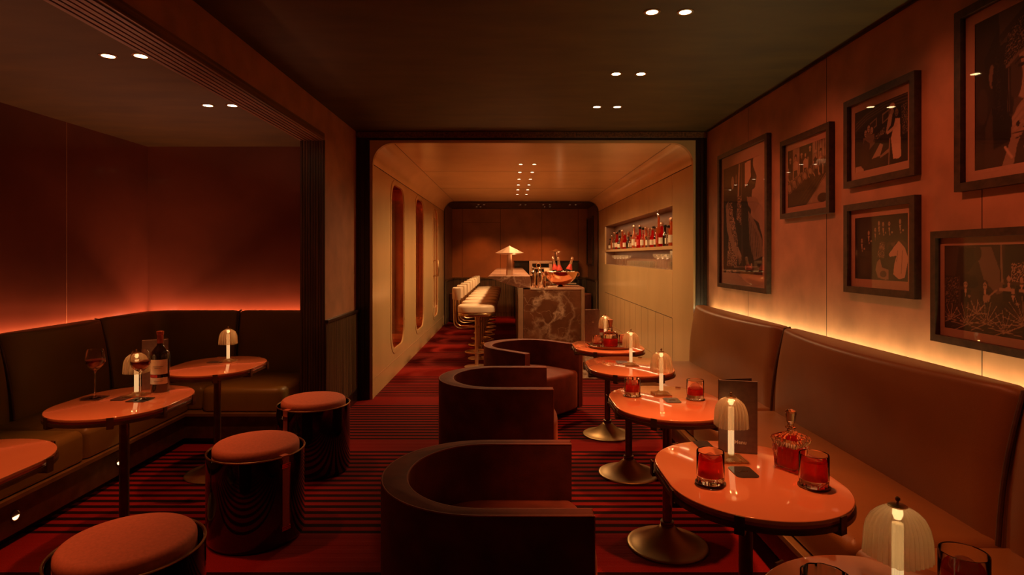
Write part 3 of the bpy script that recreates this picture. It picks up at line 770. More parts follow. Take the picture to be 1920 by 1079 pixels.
# ================================================================== DRINKS
M['coaster_bronze'] = mat('coaster_bronze', (.16, .085, .04), .38, .6, ns=15, na=.2)
def coaster(x, y, r, label, sq=False, rz=0):
    bm = new()
    if sq: prism(bm, rrect(-r, r, -r, r, .003, 2), 0, .003)
    else: lathe(bm, [(r*.96, 0), (r, .001), (r, .0035), (r*.97, .0045), (r*.93, .0045), (r*.92, .0035), (.001, .0035)], 40)
    o = obj('coaster', bm, 'slate' if sq else 'coaster_bronze', None, not sq, (x, y, TZ)); o.rotation_euler.z = rz
    return tag(o, label, 'coaster', 'drink coasters')
def make_tumbler(label, loc, liquid='liquor', fill=.058, cut=False, R=.043, Ht=.095, ice='block', cm='glass', rz=0, group='whisky tumblers'):
    t = thing('tumbler', label, 'glass', loc, rz, group)
    fac = (lambda a, z: 1+.022*cos(10*a+260*z)) if cut else (lambda a, z: 1)
    fb = (lambda a, z: 1-.03*abs(sin(8*a))) if not cut else fac
    bm = new(); lathe(bm, [(R*.93, 0), (R*.98, .003), (R, .02)], 96, fn=fb, cap1=False)
    lathe(bm, [(R, .02), (R, Ht-.002), (R-.001, Ht), (R-.0025, Ht-.002), (R-.003, .022), (R*.5, .018), (.001, .018)], 96, fn=fac, cap0=False)
    obj('glass_body', bm, 'crystal' if cut else cm, t, True, angle=35)
    bm = new(); lathe(bm, [(R-.0042, .0225), (R-.0042, fill), (R-.006, fill+.001)], 48); obj('drink', bm, liquid, t, True, angle=40)
    bm = new()
    if ice == 'block':
        Mx = Matrix.Translation((.001, 0, fill-.008)) @ Matrix.Rotation(.35, 4, 'Z') @ Matrix.Rotation(.25, 4, 'X')
        box(bm, -.024, .024, -.024, .024, -.016, .018, 0, Mx); bmesh.ops.bevel(bm, geom=bm.edges[:], offset=.006, segments=3, affect='EDGES')
    elif ice == 'ball': bmesh.ops.create_uvsphere(bm, u_segments=32, v_segments=20, radius=.029, matrix=Matrix.Translation((0, 0, fill-.002)))
    else:
        for k in range(6):
            Mx = Matrix.Translation((.018*cos(k*1.7), .018*sin(k*1.7), .03+.007*k)) @ Matrix.Rotation(k*1.1, 4, 'X') @ Matrix.Rotation(k*.7, 4, 'Z'); box(bm, -.011, .011, -.011, .011, -.011, .011, 0, Mx)
    obj('ice', bm, 'ice', t, True, angle=30)
    return t
Z = TZ
for (x, y, r, lb) in ((.642, 1.90, .048, 'round dark coaster under the left red drink, near right table'), (.960, 1.872, .048, 'round dark coaster under the right red drink beside the decanter'),
                      (.635, 3.08, .045, 'round coaster under the cut tumbler, second right table'), (.940, 3.01, .047, 'round coaster under the round-ice drink, second right table')):
    coaster(x, y, r, lb)
make_tumbler('clear tumbler of red drink with ice block, left of lamp on the near right table', (.642, 1.90, Z+.004), fill=.075, Ht=.1, rz=.3)
make_tumbler('clear tumbler of red drink with ice block, in front of the tall decanter', (.960, 1.872, Z+.004), fill=.078, Ht=.1, R=.044, rz=.9)
make_tumbler('cut tumbler of crushed ice and red drink, second right table', (.635, 3.08, Z+.004), cut=True, fill=.055, Ht=.088, R=.041, ice='cubes')
make_tumbler('straight tumbler with one clear ice ball in red drink, second right table', (.940, 3.01, Z+.004), fill=.048, Ht=.095, ice='ball')
make_tumbler('empty cut tumbler rim at the bottom edge, left of the largest lamp', (.625, 1.175, Z), cut=True, fill=.03, Ht=.098, R=.045, liquid='liquor_dark', ice='cubes')
make_tumbler('clear tumbler with ice ball in red drink, bottom right corner', (.965, 1.26, Z), fill=.062, Ht=.1, R=.046, ice='ball')

# decanters
def decanter_square(label, loc, rz=0):
    t = thing('decanter', label, 'decanter', loc, rz)
    def sec(w, z, k=.10, n=5, ph=0):
        P = []
        for s in range(4):
            for i in range(n*4):
                u = -1+2*i/(n*4); d = w*(1+k*abs(sin(PI*(i/4.0+ph)))) if 1 else w
                x, y = w*u, -d
                a = s*PI/2; P.append((x*cos(a)-y*sin(a), x*sin(a)+y*cos(a), z))
        return P
    bm = new(); rings = [sec(.034, 0, .03), sec(.037, .004, .08), sec(.038, .028, .06), sec(.040, .055, .16), sec(.041, .080, .10), sec(.045, .098, .18), sec(.043, .108, .14), sec(.030, .116, .14), sec(.016, .122, .05), sec(.0115, .128, .02)]
    loft(bm, rings); obj('body', bm, 'crystal', t, False)
    bm = new(); lathe(bm, [(.012, .127), (.012, .134), (.018, .137), (.018, .140), (.012, .143), (.011, .147)], 12); obj('neck', bm, 'crystal', t)
    bm = new(); lathe(bm, [(.009, .146), (.010, .152), (.014, .160), (.019, .190), (.017, .196), (.010, .199)], 10, fn=lambda a, z: 1); obj('stopper', bm, 'crystal', t)
    bm = new(); prism(bm, rrect(-.031, .031, -.031, .031, .004, 2), .008, .068); obj('spirit', bm, 'liquor', t)
    return t
decanter_square('tall square cut-glass decanter of red spirit with fluted stopper, near right table', (.966, 2.04, Z), .55)
def decanter_round(label, loc):
    t = thing('decanter', label, 'decanter', loc)
    f = lambda a, z: 1+.03*cos(12*a)*(1 if z < .11 else 0)*(1 if int(z*60) % 2 else -1)
    bm = new(); lathe(bm, [(.050, 0), (.055, .004), (.058, .03), (.060, .06), (.062, .085), (.060, .10), (.048, .112), (.024, .122), (.017, .13), (.016, .145), (.022, .150), (.021, .154)], 48, fn=f); obj('body', bm, 'crystal', t)
    bm = new(); lathe(bm, [(.050, .006), (.052, .062), (.001, .063)], 40); obj('spirit', bm, 'liquor', t)
    bm = new(); lathe(bm, [(.012, .150), (.014, .165), (.021, .205), (.020, .212), (.012, .215)], 16); obj('stopper', bm, 'cork', t, True)
    return t
tr_ = thing('serving_tray', 'round dark tray with raised rim on the farthest right table', 'tray', (.80, 4.735, Z+.0005))
bm = new(); lathe(bm, [(.155, 0), (.170, .003), (.176, .020), (.173, .021), (.166, .006), (.001, .006)], 56); obj('tray', bm, 'bronze', tr_, True, angle=50)
for s in (-1, 1):
    bm = new(); tube(bm, [(s*.172, -.04, .018), (s*.190, -.03, .030), (s*.192, .03, .030), (s*.172, .04, .018)], .005, 8); obj('handle', bm, 'copper', tr_, True)
decanter_round('squat round cut decanter of red spirit with copper stopper, on the tray', (.80, 4.735, Z+.007))
make_tumbler('empty cut tumbler left of the round decanter on the tray', (.693, 4.71, Z+.007), cut=True, fill=.03, Ht=.088, R=.040, liquid='liquor_dark', ice='cubes', group='tumblers on the tray')
make_tumbler('cut tumbler right of the round decanter on the tray', (.905, 4.755, Z+.007), cut=True, fill=.028, Ht=.088, R=.034, liquid='liquor_dark', ice='cubes', group='tumblers on the tray')

# menus
def text_mesh(txt, size, name, m, parent, Mx, depth=.0006):
    cu = bpy.data.curves.new(name, 'FONT'); cu.body = txt; cu.size = size; cu.extrude = depth; cu.align_x = 'CENTER'; cu.align_y = 'CENTER'; cu.offset = size*.018
    o = bpy.data.objects.new(name, cu); COL.objects.link(o)
    dg = bpy.context.evaluated_depsgraph_get(); me = bpy.data.meshes.new_from_object(o.evaluated_get(dg))
    bpy.data.objects.remove(o); me.transform(Mx); me.materials.clear(); me.materials.append(M[m])
    q = bpy.data.objects.new(name, me); COL.objects.link(q); q.parent = parent; return q
def star(bm, cx, cz, r, y):
    P = []
    for k in range(8):
        a = PI/4*k+PI/2; rr = r if k % 2 == 0 else r*.25
        P.append((cx+rr*cos(a), cz+rr*sin(a)))
    plate(bm, P, [], y, y-.0008, XZ)
def make_menu(label, loc, rz, txt=True, st=True, h=.265, w_=.125):
    t = thing('menu_card', label, 'menu', loc, rz, 'standing menus')
    bm = bbox(-w_/2, w_/2, 0, .003, 0, h, .0012, 1); cov = obj('front_cover', bm, 'menu', t)
    bm = new(); Mx = Matrix.Translation((-w_/2, .0035, 0)) @ Matrix.Rotation(math.radians(24), 4, 'Z'); box(bm, 0, w_, 0, .003, 0, h, 0, Mx); obj('back_cover', bm, 'menu', t)
    R90 = Matrix.Rotation(PI/2, 4, 'X')
    if txt: text_mesh('Menu', .019, 'title', 'gold_print', cov, Matrix.Translation((.008, -.0008, .040)) @ R90)
    if st:
        bm = new(); star(bm, .006, h*.60, .011, -.0002); obj('emblem', bm, 'gold_print', cov)
    return t
make_menu('tall charcoal card reading Menu, standing behind the near right lamp', (.842, 2.19, Z), math.radians(-14), True, False, .268, .135)
make_menu('dark card with gold star, standing on the farthest right table', (.70, 5.06, Z), math.radians(-4), False, True, .27)
make_menu('dark menu with gold star, standing behind the wine bottle in the alcove', (-1.945, 3.235, Z), math.radians(12), True, True, .27)
tag(obj('card_sleeve', bbox(-.03, .03, -.04, .04, 0, .002, .0008, 1), 'slate', None, False, (.745, 2.285, Z)), 'flat dark card lying at the back edge of the near right table', 'card')

def charger(label, loc, rz=0, glyph=True):
    t = thing('call_button', label, 'table pad', loc, rz, 'slate pads on the tables')
    bm = new(); prism(bm, rrect(-.038, .038, -.052, .052, .018, 6), 0, .0022, .0008, 0, 2); pad = obj('pad', bm, 'slate_gloss', t)
    if glyph:
        bm = new(); tube(bm, [(-.016, -.004, .0027), (-.009, .001, .0027), (-.004, .006, .0027), (.001, .001, .0027), (.006, -.004, .0027), (.011, -.001, .0027), (.014, .005, .0027), (.018, .002, .0027)], .0014, 6)
        obj('emblem', bm, 'brass', pad, True)
    return t
M['slate_gloss'] = mat('glossy_slate', (.06, .045, .04), .12, ns=30, na=.2)
charger('dark rounded pad with small emblem, in front of the lamp on the near right table', (.785, 1.995, Z))
charger('dark rounded pad partly mirrored, second right table', (.815, 2.985, Z))
charger('dark pad behind the lamp foot on the third right table', (.765, 4.06, Z), 0, False)
charger('dark pad beside lamp foot under the right wine glass', (-1.985, 3.03, Z), 0, False)
charger('dark pad left of the lamp on the back corner alcove table', (-2.02, 4.06, Z), PI/2, False)

def wine_glass(label, loc, fill=.185):
    t = thing('wine_glass', label, 'glass', loc, 0, 'long-stemmed wine glasses')
    bm = new()
    lathe(bm, [(.030, 0), (.030, .001), (.010, .004), (.0042, .008), (.0036, .05), (.0036, .125), (.006, .138), (.020, .147), (.036, .162), (.0455, .182), (.0465, .195), (.042, .225), (.0355, .248), (.034, .248), (.0405, .225), (.045, .195), (.044, .183), (.035, .164), (.018, .149), (.001, .145)], 40, cap0=True)
    obj('glass_body', bm, 'glass_b', t, True, angle=50)
    bm = new(); lathe(bm, [(.001, .146), (.017, .1505), (.034, .165), (.043, .183), (.0437, .194), (.001, .1945)], 40); obj('wine', bm, 'wine', t, True, angle=50)
    return t
M['glass_b'] = realglass('bright_rim_glass', (1, .98, .96), 1.42)
coaster(-2.125, 3.03, .047, 'square black slate under the left wine glass', True, .05)
coaster(-1.872, 2.995, .047, 'square black slate under the right wine glass', True, -.05)
wine_glass('left wine glass of red wine on its own black slate', (-2.125, 3.03, Z+.0035))
wine_glass('right wine glass of red wine, in front of the alcove lamp', (-1.872, 2.995, Z+.0035))
wb = thing('wine_bottle', 'dark wine bottle with cream label and copper capsule on the alcove table', 'bottle', (-1.887, 3.19, Z), math.radians(20))
bm = new(); lathe(bm, [(.036, .003), (.044, 0), (.046, .006), (.046, .195), (.043, .213), (.030, .232), (.0175, .248), (.015, .262)], 40); obj('body', bm, 'bottle_dark', wb, True, angle=50)
bm = new(); lathe(bm, [(.0155, .258), (.0160, .306), (.0185, .308), (.0185, .322), (.014, .325)], 32); obj('capsule', bm, 'foil_red', wb, True)
def wrap(bm, r, z0, z1, a0, a1, n=14, mi=0, d=.0008):
    A = [a0+(a1-a0)*k/n for k in range(n+1)]
    i = [(r*cos(a), r*sin(a)) for a in A]; o = [((r+d)*cos(a), (r+d)*sin(a)) for a in A][::-1]
    prism(bm, i+o, z0, z1, mi=mi)
bm = new(); wrap(bm, .0462, .098, .176, -PI/2-1.15, -PI/2+1.0); lb = obj('main_label', bm, 'label', wb, True)
bm = new(); wrap(bm, .0462, .046, .080, -PI/2-1.15, -PI/2+1.0); obj('lower_label', bm, 'label', wb, True)
bm = new(); wrap(bm, .0462, .082, .095, -PI/2-1.15, -PI/2-.1); obj('red_band', bm, 'label_red', wb, True)
bm = new(); wrap(bm, .0471, .140, .1412, -PI/2-.6, -PI/2+.5); wrap(bm, .0471, .131, .132, -PI/2-.4, -PI/2+.3); wrap(bm, .0471, .062, .063, -PI/2-.5, -PI/2+.5); obj('label_print', bm, 'slate', lb)
# ================================================================== BAR
bar = thing('bar_counter', 'brown marble bar with raised wedge-edged top and lower front block', 'bar', (0, 0, 0))
bm = new()
TY0, TY1 = 7.5, 12.6
sec = [(-.28, 1.172), (-.28, 1.186), (.25, 1.186), (.25, 1.045), (.10, 1.045)]
loft(bm, [[(x, y, z) for x, z in sec] for y in (TY0, TY1)]); 
obj('raised_top', bm, 'marble_bar', bar)
bm = bbox(-.281, .251, TY0-.001, TY1, 1.1861, 1.194, .002, 1); obj('top_slab', bm, 'marble_top', bar)
obj('bar_body', bbox(.105, .24, TY0+.02, TY1-.02, .012, 1.045, .004), 'wood_bar', bar)
obj('front_panel', bbox(.165, .895, TY0, TY0+.03, .06, 1.022, .004), 'marble', bar)
obj('end_post', bbox(.10, .162, TY0-.003, TY0+.05, .012, 1.04, .004), 'brass_satin', bar)
obj('end_post', bbox(.898, .94, TY0-.003, TY0+.05, .012, 1.035, .004), 'brass_satin', bar)
obj('block_body', bbox(.24, .935, TY0+.03, 8.15, .06, 1.02, .003), 'wood_bar', bar)
obj('toe_kick', bbox(.17, .90, TY0+.03, 8.1, .012, .06, 0), 'black_wood', bar)
bm = new(); plate(bm, rrect(.251, .94, TY0-.004, 8.17, .01, 2), [], 1.022, 1.044, XY); obj('worktop', bm, 'marble_top', bar)
WT = 1.0445
# mushroom lamps
def cone_lamp(label, loc, k=1.0):
    t = thing('mushroom_lamp', label, 'lamp', loc, 0, 'conical shaded lamps')
    bm = new(); lathe(bm, [(.190*k, .292*k), (.001, .388*k)], 12, cap0=False, cap1=False); lathe(bm, [(.150*k, .283*k), (.178*k, .291*k)], 12, cap0=False, cap1=False); lathe(bm, [(.05*k, .272*k), (.148*k, .282*k)], 12, cap0=False, cap1=False)
    obj('shade', bm, 'copper_satin', t)
    bm = new(); loft(bm, [[(x*w_*k, y*w_*k, z*k) for x, y in rrect(-1, 1, -1, 1, .5, 1)] for w_, z in ((.047, 0), (.030, .288))]); obj('stem', bm, 'copper_satin', t)
    bm = new(); lathe(bm, [(.03*k, .262*k), (.03*k, .270*k)], 16); obj('bulb', bm, 'lamp_led', t)
    light('POINT', 'mushroom_glow', (loc[0]+.06, loc[1]-.06*k, loc[2]+.255*k), .4, (1, .5, .2), shadow_soft_size=.02)
    return t
M['copper_satin'] = mat('satin_copper', (.42, .22, .13), .55, .5, ns=10, na=.08)
cone_lamp('large copper lamp with conical shade on the raised bar top', (-.012, 7.78, 1.1942))
# ice bowl with champagne
bw = thing('champagne_bowl', 'wide polished copper bowl of ice on the lower bar block', 'bowl', (.665, 7.80, WT))
bm = new(); lathe(bm, [(.055, 0), (.058, .006), (.03, .014), (.06, .022), (.13, .055), (.185, .105), (.215, .165), (.224, .196), (.220, .198), (.208, .165), (.178, .110), (.12, .062), (.001, .035)], 56); obj('bowl_shell', bm, 'copper', bw, True, angle=60)
bm = new(); tube(bm, [(.222, 0, .192), (.238, 0, .18), (.240, 0, .15), (.215, 0, .135)], .006, 8); tube(bm, [(-.222, 0, .192), (-.238, 0, .18), (-.240, 0, .15), (-.215, 0, .135)], .006, 8); obj('handle', bm, 'copper', bw, True)
ice = new(); lathe(ice, [(.19, .150), (.19, .162), (.001, .175)], 24)
for k in range(44):
    a = k*2.4; r = .19*math.sqrt((k+.5)/44); Mx = Matrix.Translation((r*cos(a), r*sin(a), .178+.01*sin(k*1.3))) @ Matrix.Rotation(k*.9, 4, 'X') @ Matrix.Rotation(k*1.7, 4, 'Z'); box(ice, -.016, .016, -.016, .016, -.016, .016, 0, Mx)
o = obj('ice_pile', ice, 'ice_pale'); o.location = (.665, 7.80, WT); o['kind'] = 'stuff'; tag(o, 'heap of ice cubes filling the copper bowl', 'ice')
def champagne(label, loc, tx, ty):
    t = thing('champagne_bottle', label, 'bottle', loc, 0, 'champagne bottles in the bowl'); t.rotation_euler = (tx, ty, 0)
    bm = new(); lathe(bm, [(.040, 0), (.044, .01), (.044, .13), (.038, .165), (.024, .200), (.0165, .225)], 24); obj('body', bm, 'bottle_dark', t, True, angle=50)
    bm = new(); lathe(bm, [(.0385, .168), (.0405, .150), (.0390, .168), (.0255, .200), (.0175, .226)], 24); obj('red_collar', bm, 'label_red', t, True, angle=50)
    bm = new(); lathe(bm, [(.0180, .224), (.0150, .27), (.0150, .285), (.0185, .289), (.0185, .300), (.014, .304), (.017, .312), (.010, .320)], 20); obj('foil', bm, 'foil_gold', t, True, angle=50)
    return t
champagne('left champagne bottle leaning outward in the copper ice bowl', (.615, 7.78, WT+.075), 0, -.17)
champagne('middle champagne bottle, upright in the copper ice bowl', (.655, 7.70, WT+.065), 0, -.10)
champagne('right champagne bottle tilted to the right in the ice bowl', (.735, 7.80, WT+.080), .05, .26)
# bar tools
def shaker(label, x, y, h, r, m='steel', group='bar tools on the worktop'):
    t = thing('cocktail_shaker', label, 'shaker', (x, y, WT), 0, group)
    bm = new(); lathe(bm, [(r*.72, 0), (r*.76, .004), (r, h*.66), (r, h*.70)], 28); obj('tin', bm, m, t, True, angle=50)
    bm = new(); lathe(bm, [(r*1.02, h*.695), (r*1.02, h*.71), (r*.55, h*.84), (r*.45, h*.85), (r*.45, h*.985), (r*.35, h)], 28); obj('cap', bm, m, t, True, angle=50)
    return t
shaker('polished cobbler shaker, left one beside the raised bar top', .295, 7.66, .26, .04)
shaker('polished cobbler shaker, right one with ring handle above, near the bowl', .385, 7.70, .25, .042)
t = thing('bar_spoon_ring', 'copper ring and post tool standing between shaker and bowl', 'bar tool', (.372, 7.86, WT))
bm = new(); lathe(bm, [(.03, 0), (.03, .006), (.005, .012), (.005, .25)], 16); obj('stand', bm, 'copper', t, True)
bm = new(); tube(bm, [(.028*cos(2*PI*k/24), 0, .278+.028*sin(2*PI*k/24)) for k in range(24)], .005, 8, True); obj('ring', bm, 'copper', t, True)
t = thing('copper_rack', 'square copper rail rack standing behind the shakers', 'rack', (.43, 8.13, WT))
bm = new(); box(bm, -.17, -.13, -.02, .02, 0, .335); obj('post', bm, 'copper_satin', t)
bm = new(); box(bm, -.13, .14, -.015, .015, .300, .335); obj('top_rail', bm, 'copper_satin', t)
bm = new(); box(bm, -.13, .14, -.012, .012, .225, .245); obj('lower_rail', bm, 'copper_satin', t)
bm = new(); box(bm, .10, .14, -.015, .015, 0, .31); obj('post', bm, 'copper_satin', t)
def jar(label, x, y, h, r, m='crystal'):
    t = thing('glass_jar', label, 'jar', (x, y, WT), 0, 'jars behind the shakers')
    bm = new(); lathe(bm, [(r*.9, 0), (r, .01), (r, h*.75), (r*.8, h*.82)], 24); obj('jar_body', bm, m, t, True)
    bm = new(); lathe(bm, [(r*.86, h*.82), (r*.86, h), (r*.7, h)], 24); obj('lid', bm, 'cream', t, True)
jar('squat pale-lidded jar left of the champagne bowl', .425, 8.00, .17, .04); jar('taller pale-lidded jar just behind the bowl edge', .50, 8.065, .235, .05)
tag(obj('mixing_glass', (lambda b: (lathe(b, [(.033, 0), (.038, .02), (.040, .13), (.038, .13), (.035, .02), (.001, .012)], 28), b)[1])(new()), 'crystal', None, True, (.33, 7.56, WT)), 'cut mixing glass in front of the two shakers', 'glass')
tag(obj('jigger', (lambda b: (lathe(b, [(.022, 0), (.010, .038), (.020, .08), (.018, .08), (.001, .045)], 20), b)[1])(new()), 'copper', None, True, (.44, 7.60, WT)), 'double-ended copper jigger left of the bowl', 'jigger')
tag(obj('bar_towel', bbox(.48, .60, 7.53, 7.60, WT, WT+.012, .005), 'cream'), 'folded pale cloth at the front of the worktop', 'cloth')

# ------------------------------------------------ bar stools
def make_barstool(label, loc):
    t = thing('bar_stool', label, 'bar stool', loc, 0, 'cream bar stools along the bar')
    P = rrect(-.245, .245, -.19, .19, .17, 10)
    bm = new(); prism(bm, P, .715, .815, .035, .015, crown=.012); obj('seat', bm, 'cream', t, True, angle=60)
    bm = new(); prism(bm, inset(P, .003), .672, .713, .01, .012); obj('seat_ring', bm, 'brass', t, True)
    bm = new(); lathe(bm, [(.024, .02), (.024, .672)], 24); obj('column', bm, 'brass_satin', t, True)
    bm = new(); lathe(bm, [(.158, 0), (.160, .006), (.155, .012), (.03, .024)], 40); obj('base', bm, 'brass_satin', t, True)
    bm = new(); tube(bm, [(.145*cos(2*PI*k/36), .145*sin(2*PI*k/36), .20) for k in range(36)], .010, 8, True); fr_ = obj('foot_ring', bm, 'brass', t, True)
    bm = new(); tube(bm, [(-.02, 0, .20), (-.14, 0, .20)], .008, 8); tube(bm, [(.02, 0, .20), (.14, 0, .20)], .008, 8); obj('foot_ring_spoke', bm, 'brass', fr_, True)
    for s in (-1, 1):
        pts = [(-.01, s*.01, .525), (-.12, s*.09, .522)]
        pts += [(-.20-.08*sin(a), s*.13, .60-.08*cos(a)) for a in [PI/2*k/6 for k in range(7)]]
        pts += [(-.285, s*.135, .75), (-.285, s*.135, .95)]
        bm = new(); tube(bm, pts, .0085, 8); obj('back_support', bm, 'brass', t, True)
    bm = new(); lathe(bm, [(.032, .51), (.032, .54)], 20); obj('clamp_ring', bm, 'brass', t, True)
    bm = new(); rings = []
    for k in range(17):
        a = -1+2*k/16; y = .185*a; x = -.255-.032*(1-a*a)+.11*max(0, abs(a)-.72)*1.6
        rings.append([(x+dx-.02*(z-.9), y, z) for dx, z in ((-.022, .885), (-.028, .90), (-.028, 1.02), (-.02, 1.035), (.008, 1.035), (.016, 1.02), (.016, .90), (.010, .885))])
    loft(bm, rings); obj('backrest', bm, 'cream', t, True, angle=50)
    return t
YS = [7.72+.63*k for k in range(8)]
nm_ = ['first', 'second', 'third', 'fourth', 'fifth', 'sixth', 'seventh', 'eighth and farthest']
B0 = make_barstool('first and nearest cream bar stool, its whole column in view', (-.44, YS[0], 0))
for k in range(1, 8): dup(B0, (-.44, YS[k], 0), 0, 'cream bar stool, %s counting from the near end of the bar' % nm_[k])

# ------------------------------------------------ niche bottles and glassware
rb = random.Random(3)
nx = BX1+.085
BT = [('whisky', 'amber'), ('liquor', 'red'), ('crystal', 'clear'), ('bottle_dark', 'dark'), ('whisky', 'amber'), ('liquor', 'red')]
ORDN = ['first', 'second', 'third', 'fourth', 'fifth', 'sixth', 'seventh', 'eighth', 'ninth', 'tenth', 'eleventh', 'twelfth', 'thirteenth', 'fourteenth', 'fifteenth', 'sixteenth', 'seventeenth', 'eighteenth', 'nineteenth', 'twentieth', 'twenty-first', 'twenty-second', 'twenty-third', 'twenty-fourth', 'twenty-fifth', 'twenty-sixth']
def spirit(label, loc, h, r, mt, cap, square, lab, neck):
    t = thing('spirit_bottle', label, 'bottle', loc, rb.uniform(-.3, .3), 'spirit bottles on the niche shelf')
    hb = h*(1-neck)
    if square:
        bm = new(); P = rrect(-r, r, -r, r, r*.25, 3); prism(bm, P, 0, hb*.92, .012, .004, 3)
        lathe(bm, [(r*.5, hb*.91), (.015, hb*.98), (.014, h*.9)], 16)
    else:
        bm = new(); lathe(bm, [(r*.94, 0), (r, .006), (r, hb*.78), (r*.85, hb*.88), (.017, hb*1.0), (.0145, h*.9)], 20)
    obj('body', bm, mt, t, True, angle=45)
    bm = new(); lathe(bm, [(.018, h*.885), (.021, h*.90), (.021, h*.985), (.016, h)], 14); obj('stopper', bm, cap, t, True, angle=45)
    if lab:
        bm = new()
        if square: box(bm, -r-.0012, -r, -r*.75, r*.75, hb*.2, hb*.62); box(bm, -r*.75, r*.75, -r-.0012, -r, hb*.2, hb*.62)
        else: wrap(bm, r+.0004, hb*.2, hb*.62, PI-.6, PI+1.9, 10)
        obj('label', bm, lab, t)
ncol = {'whisky': 'amber', 'liquor': 'red', 'crystal': 'clear', 'bottle_dark': 'dark'}
px_ = [1259, 1253.5, 1247, 1241, 1235, 1231, 1223.5, 1217, 1211, 1205.5, 1200, 1194, 1189, 1183.5, 1178, 1172, 1167, 1162, 1157, 1152.5, 1148, 1144.5, 1141]
hs = [.34, .26, .27, .30, .44, .27, .26, .27, .29, .30, .32, .24, .36, .22, .22, .27, .33, .24, .31, .32, .27, .22, .15]
ws = [.040, .042, .034, .046, .036, .042, .040, .046, .036, .042, .046, .036, .042, .046, .040, .042, .036, .046, .036, .040, .036, .040, .034]
for k in range(23):
    X = nx+(.012 if k % 2 else -.006); y = X*1110/(px_[k]-957)
    mt = ('whisky', 'crystal', 'bottle_dark', 'liquor', 'whisky', 'bottle_dark', 'liquor', 'crystal', 'whisky', 'crystal', 'liquor', 'whisky')[k % 12]
    cap = ('foil_gold', 'dark_cap', 'dark_cap', 'cork', 'steel', 'dark_cap', 'foil_gold', 'cork')[k % 8]
    sq = k % 3 == 1; lab = ('label', 'label', None, 'label', 'label_red', 'label')[k % 6]
    lbl = '%s %s %s spirit bottle, %s in the niche row from the near right end' % ('tall' if hs[k] > .31 else 'short' if hs[k] < .25 else 'mid-height', 'square' if sq else 'round', ncol[mt], ORDN[k])
    spirit(lbl.replace(' in the niche row', ' in niche row'), (X, y, SHZ), hs[k], ws[k]*.9, mt, cap, sq, lab, .36)
# a second line of bottles behind
for k in range(10):
    y = 7.0+.44*k; mt = ('crystal', 'whisky', 'liquor')[k % 3]
    spirit('%s bottle in the back line of the niche shelf, %s from the near end' % (ncol[mt], ORDN[k]), (BX1+.168, y, SHZ), .27+.03*((k*7) % 4), .027, mt, ('dark_cap', 'cork', 'foil_gold')[k % 3], False, 'label', .36)

def coupe(name, label, group, loc, h, r, kind='coupe'):
    bm = new()
    if kind == 'coupe': prof = [(.030, 0), (.030, .002), (.004, .006), (.0035, h*.62), (r*.45, h*.68), (r*.88, h*.82), (r, h), (r*.97, h), (r*.84, h*.83), (.001, h*.70)]
    elif kind == 'tumbler': prof = [(r*.9, 0), (r, .004), (r, h), (r-.002, h), (r-.003, .012), (.001, .010)]
    else: prof = [(r*.8, 0), (r*.85, .004), (r, h), (r-.002, h), (r*.8, .012), (.001, .010)]
    lathe(bm, prof, 20)
    return tag(obj(name, bm, 'niche_glass', None, True, loc), label, 'glass', group)
M['niche_glass'] = glassy('lit_clear_glass', (.95, .92, .88), (1, .85, .65), .08, .02)
def run(first, locs, lab):
    for k, l in enumerate(locs):
        o = first
        if k: o = first.copy(); COL.objects.link(o); o.location = l
        o['label'] = lab(k)
z0 = NZ0+.001
g = [(1, 'coupe', 'coupe glasses at the far end of the niche', [(BX1+.05+.045*(i % 2)*1.6, 9.75+.13*i, z0) for i in range(9)], .17, .052, 'coupe glass in the far cluster of the lower niche, %s along from its near side'),
     (2, 'coupe', 'coupe glasses at the near end of the niche', [(BX1+.045+.07*(i % 2), 7.20+.11*i, z0) for i in range(6)], .185, .056, 'coupe glass in the near cluster of the lower niche, %s along from its near side'),
     (3, 'tumbler', 'low tumblers in the middle of the niche', [(BX1+.04+.062*(i % 2), 7.92+.062*i, z0) for i in range(26)], .085, .034, 'low tumbler in the middle run of the lower niche, %s from the near end'),
     (4, 'tumbler', 'low tumblers at the near end of the niche', [(BX1+.16-.10*(i % 2), 6.93+.048*i, z0) for i in range(5)], .09, .026, 'low tumbler beside the near coupe glasses, %s from the near end'),
     (5, 'highball', 'tall highball glasses at the near end', [(BX1+.04+.055*(i % 2), 6.80+.05*i, z0) for i in range(4)], .22, .026, 'tall highball glass at the near end of the lower niche, %s along')]
for _, kind, grp, locs, h, r, lab in g:
    nmx = {'coupe': 'coupe_glass', 'tumbler': 'low_tumbler', 'highball': 'highball_glass'}[kind]
    f = coupe(nmx, '', grp, locs[0], h, r, kind)
    run(f, locs, lambda k: lab % ORDN[k])

# ------------------------------------------------ far room: piano, lamp
pn = thing('upright_piano', 'black upright piano against the far wall behind the bar', 'piano', (.84, 13.86, 0))
obj('case', bbox(-.75, .75, -.05, .24, 0, 1.31, .008), 'piano', pn); obj('lid', bbox(-.765, .765, -.075, .25, 1.31, 1.335, .006), 'piano', pn)
obj('key_bed', bbox(-.745, .745, -.34, -.05, .70, .80, .008), 'piano', pn); obj('toe_block', bbox(-.74, .74, -.33, -.05, 0, .05, .004), 'piano', pn)
for s in (-1, 1):
    obj('leg', bbox(s*.70-.035, s*.70+.035, -.33, -.27, .05, .70, .006), 'piano', pn); obj('cheek', bbox(s*.715-.03, s*.715+.03, -.34, -.05, .80, .90, .01), 'piano', pn)
bm = new()
for k in range(52): box(bm, -.67+.0258*k, -.67+.0258*k+.0245, -.30, -.15, .80, .822)
obj('keyboard', bm, 'ivory', pn)
obj('music_desk', bbox(-.4, .4, -.075, -.055, .95, 1.2, .004), 'piano', pn)
cone_lamp('small glowing conical lamp on the piano lid', (1.065, 13.85, 1.336), .72)
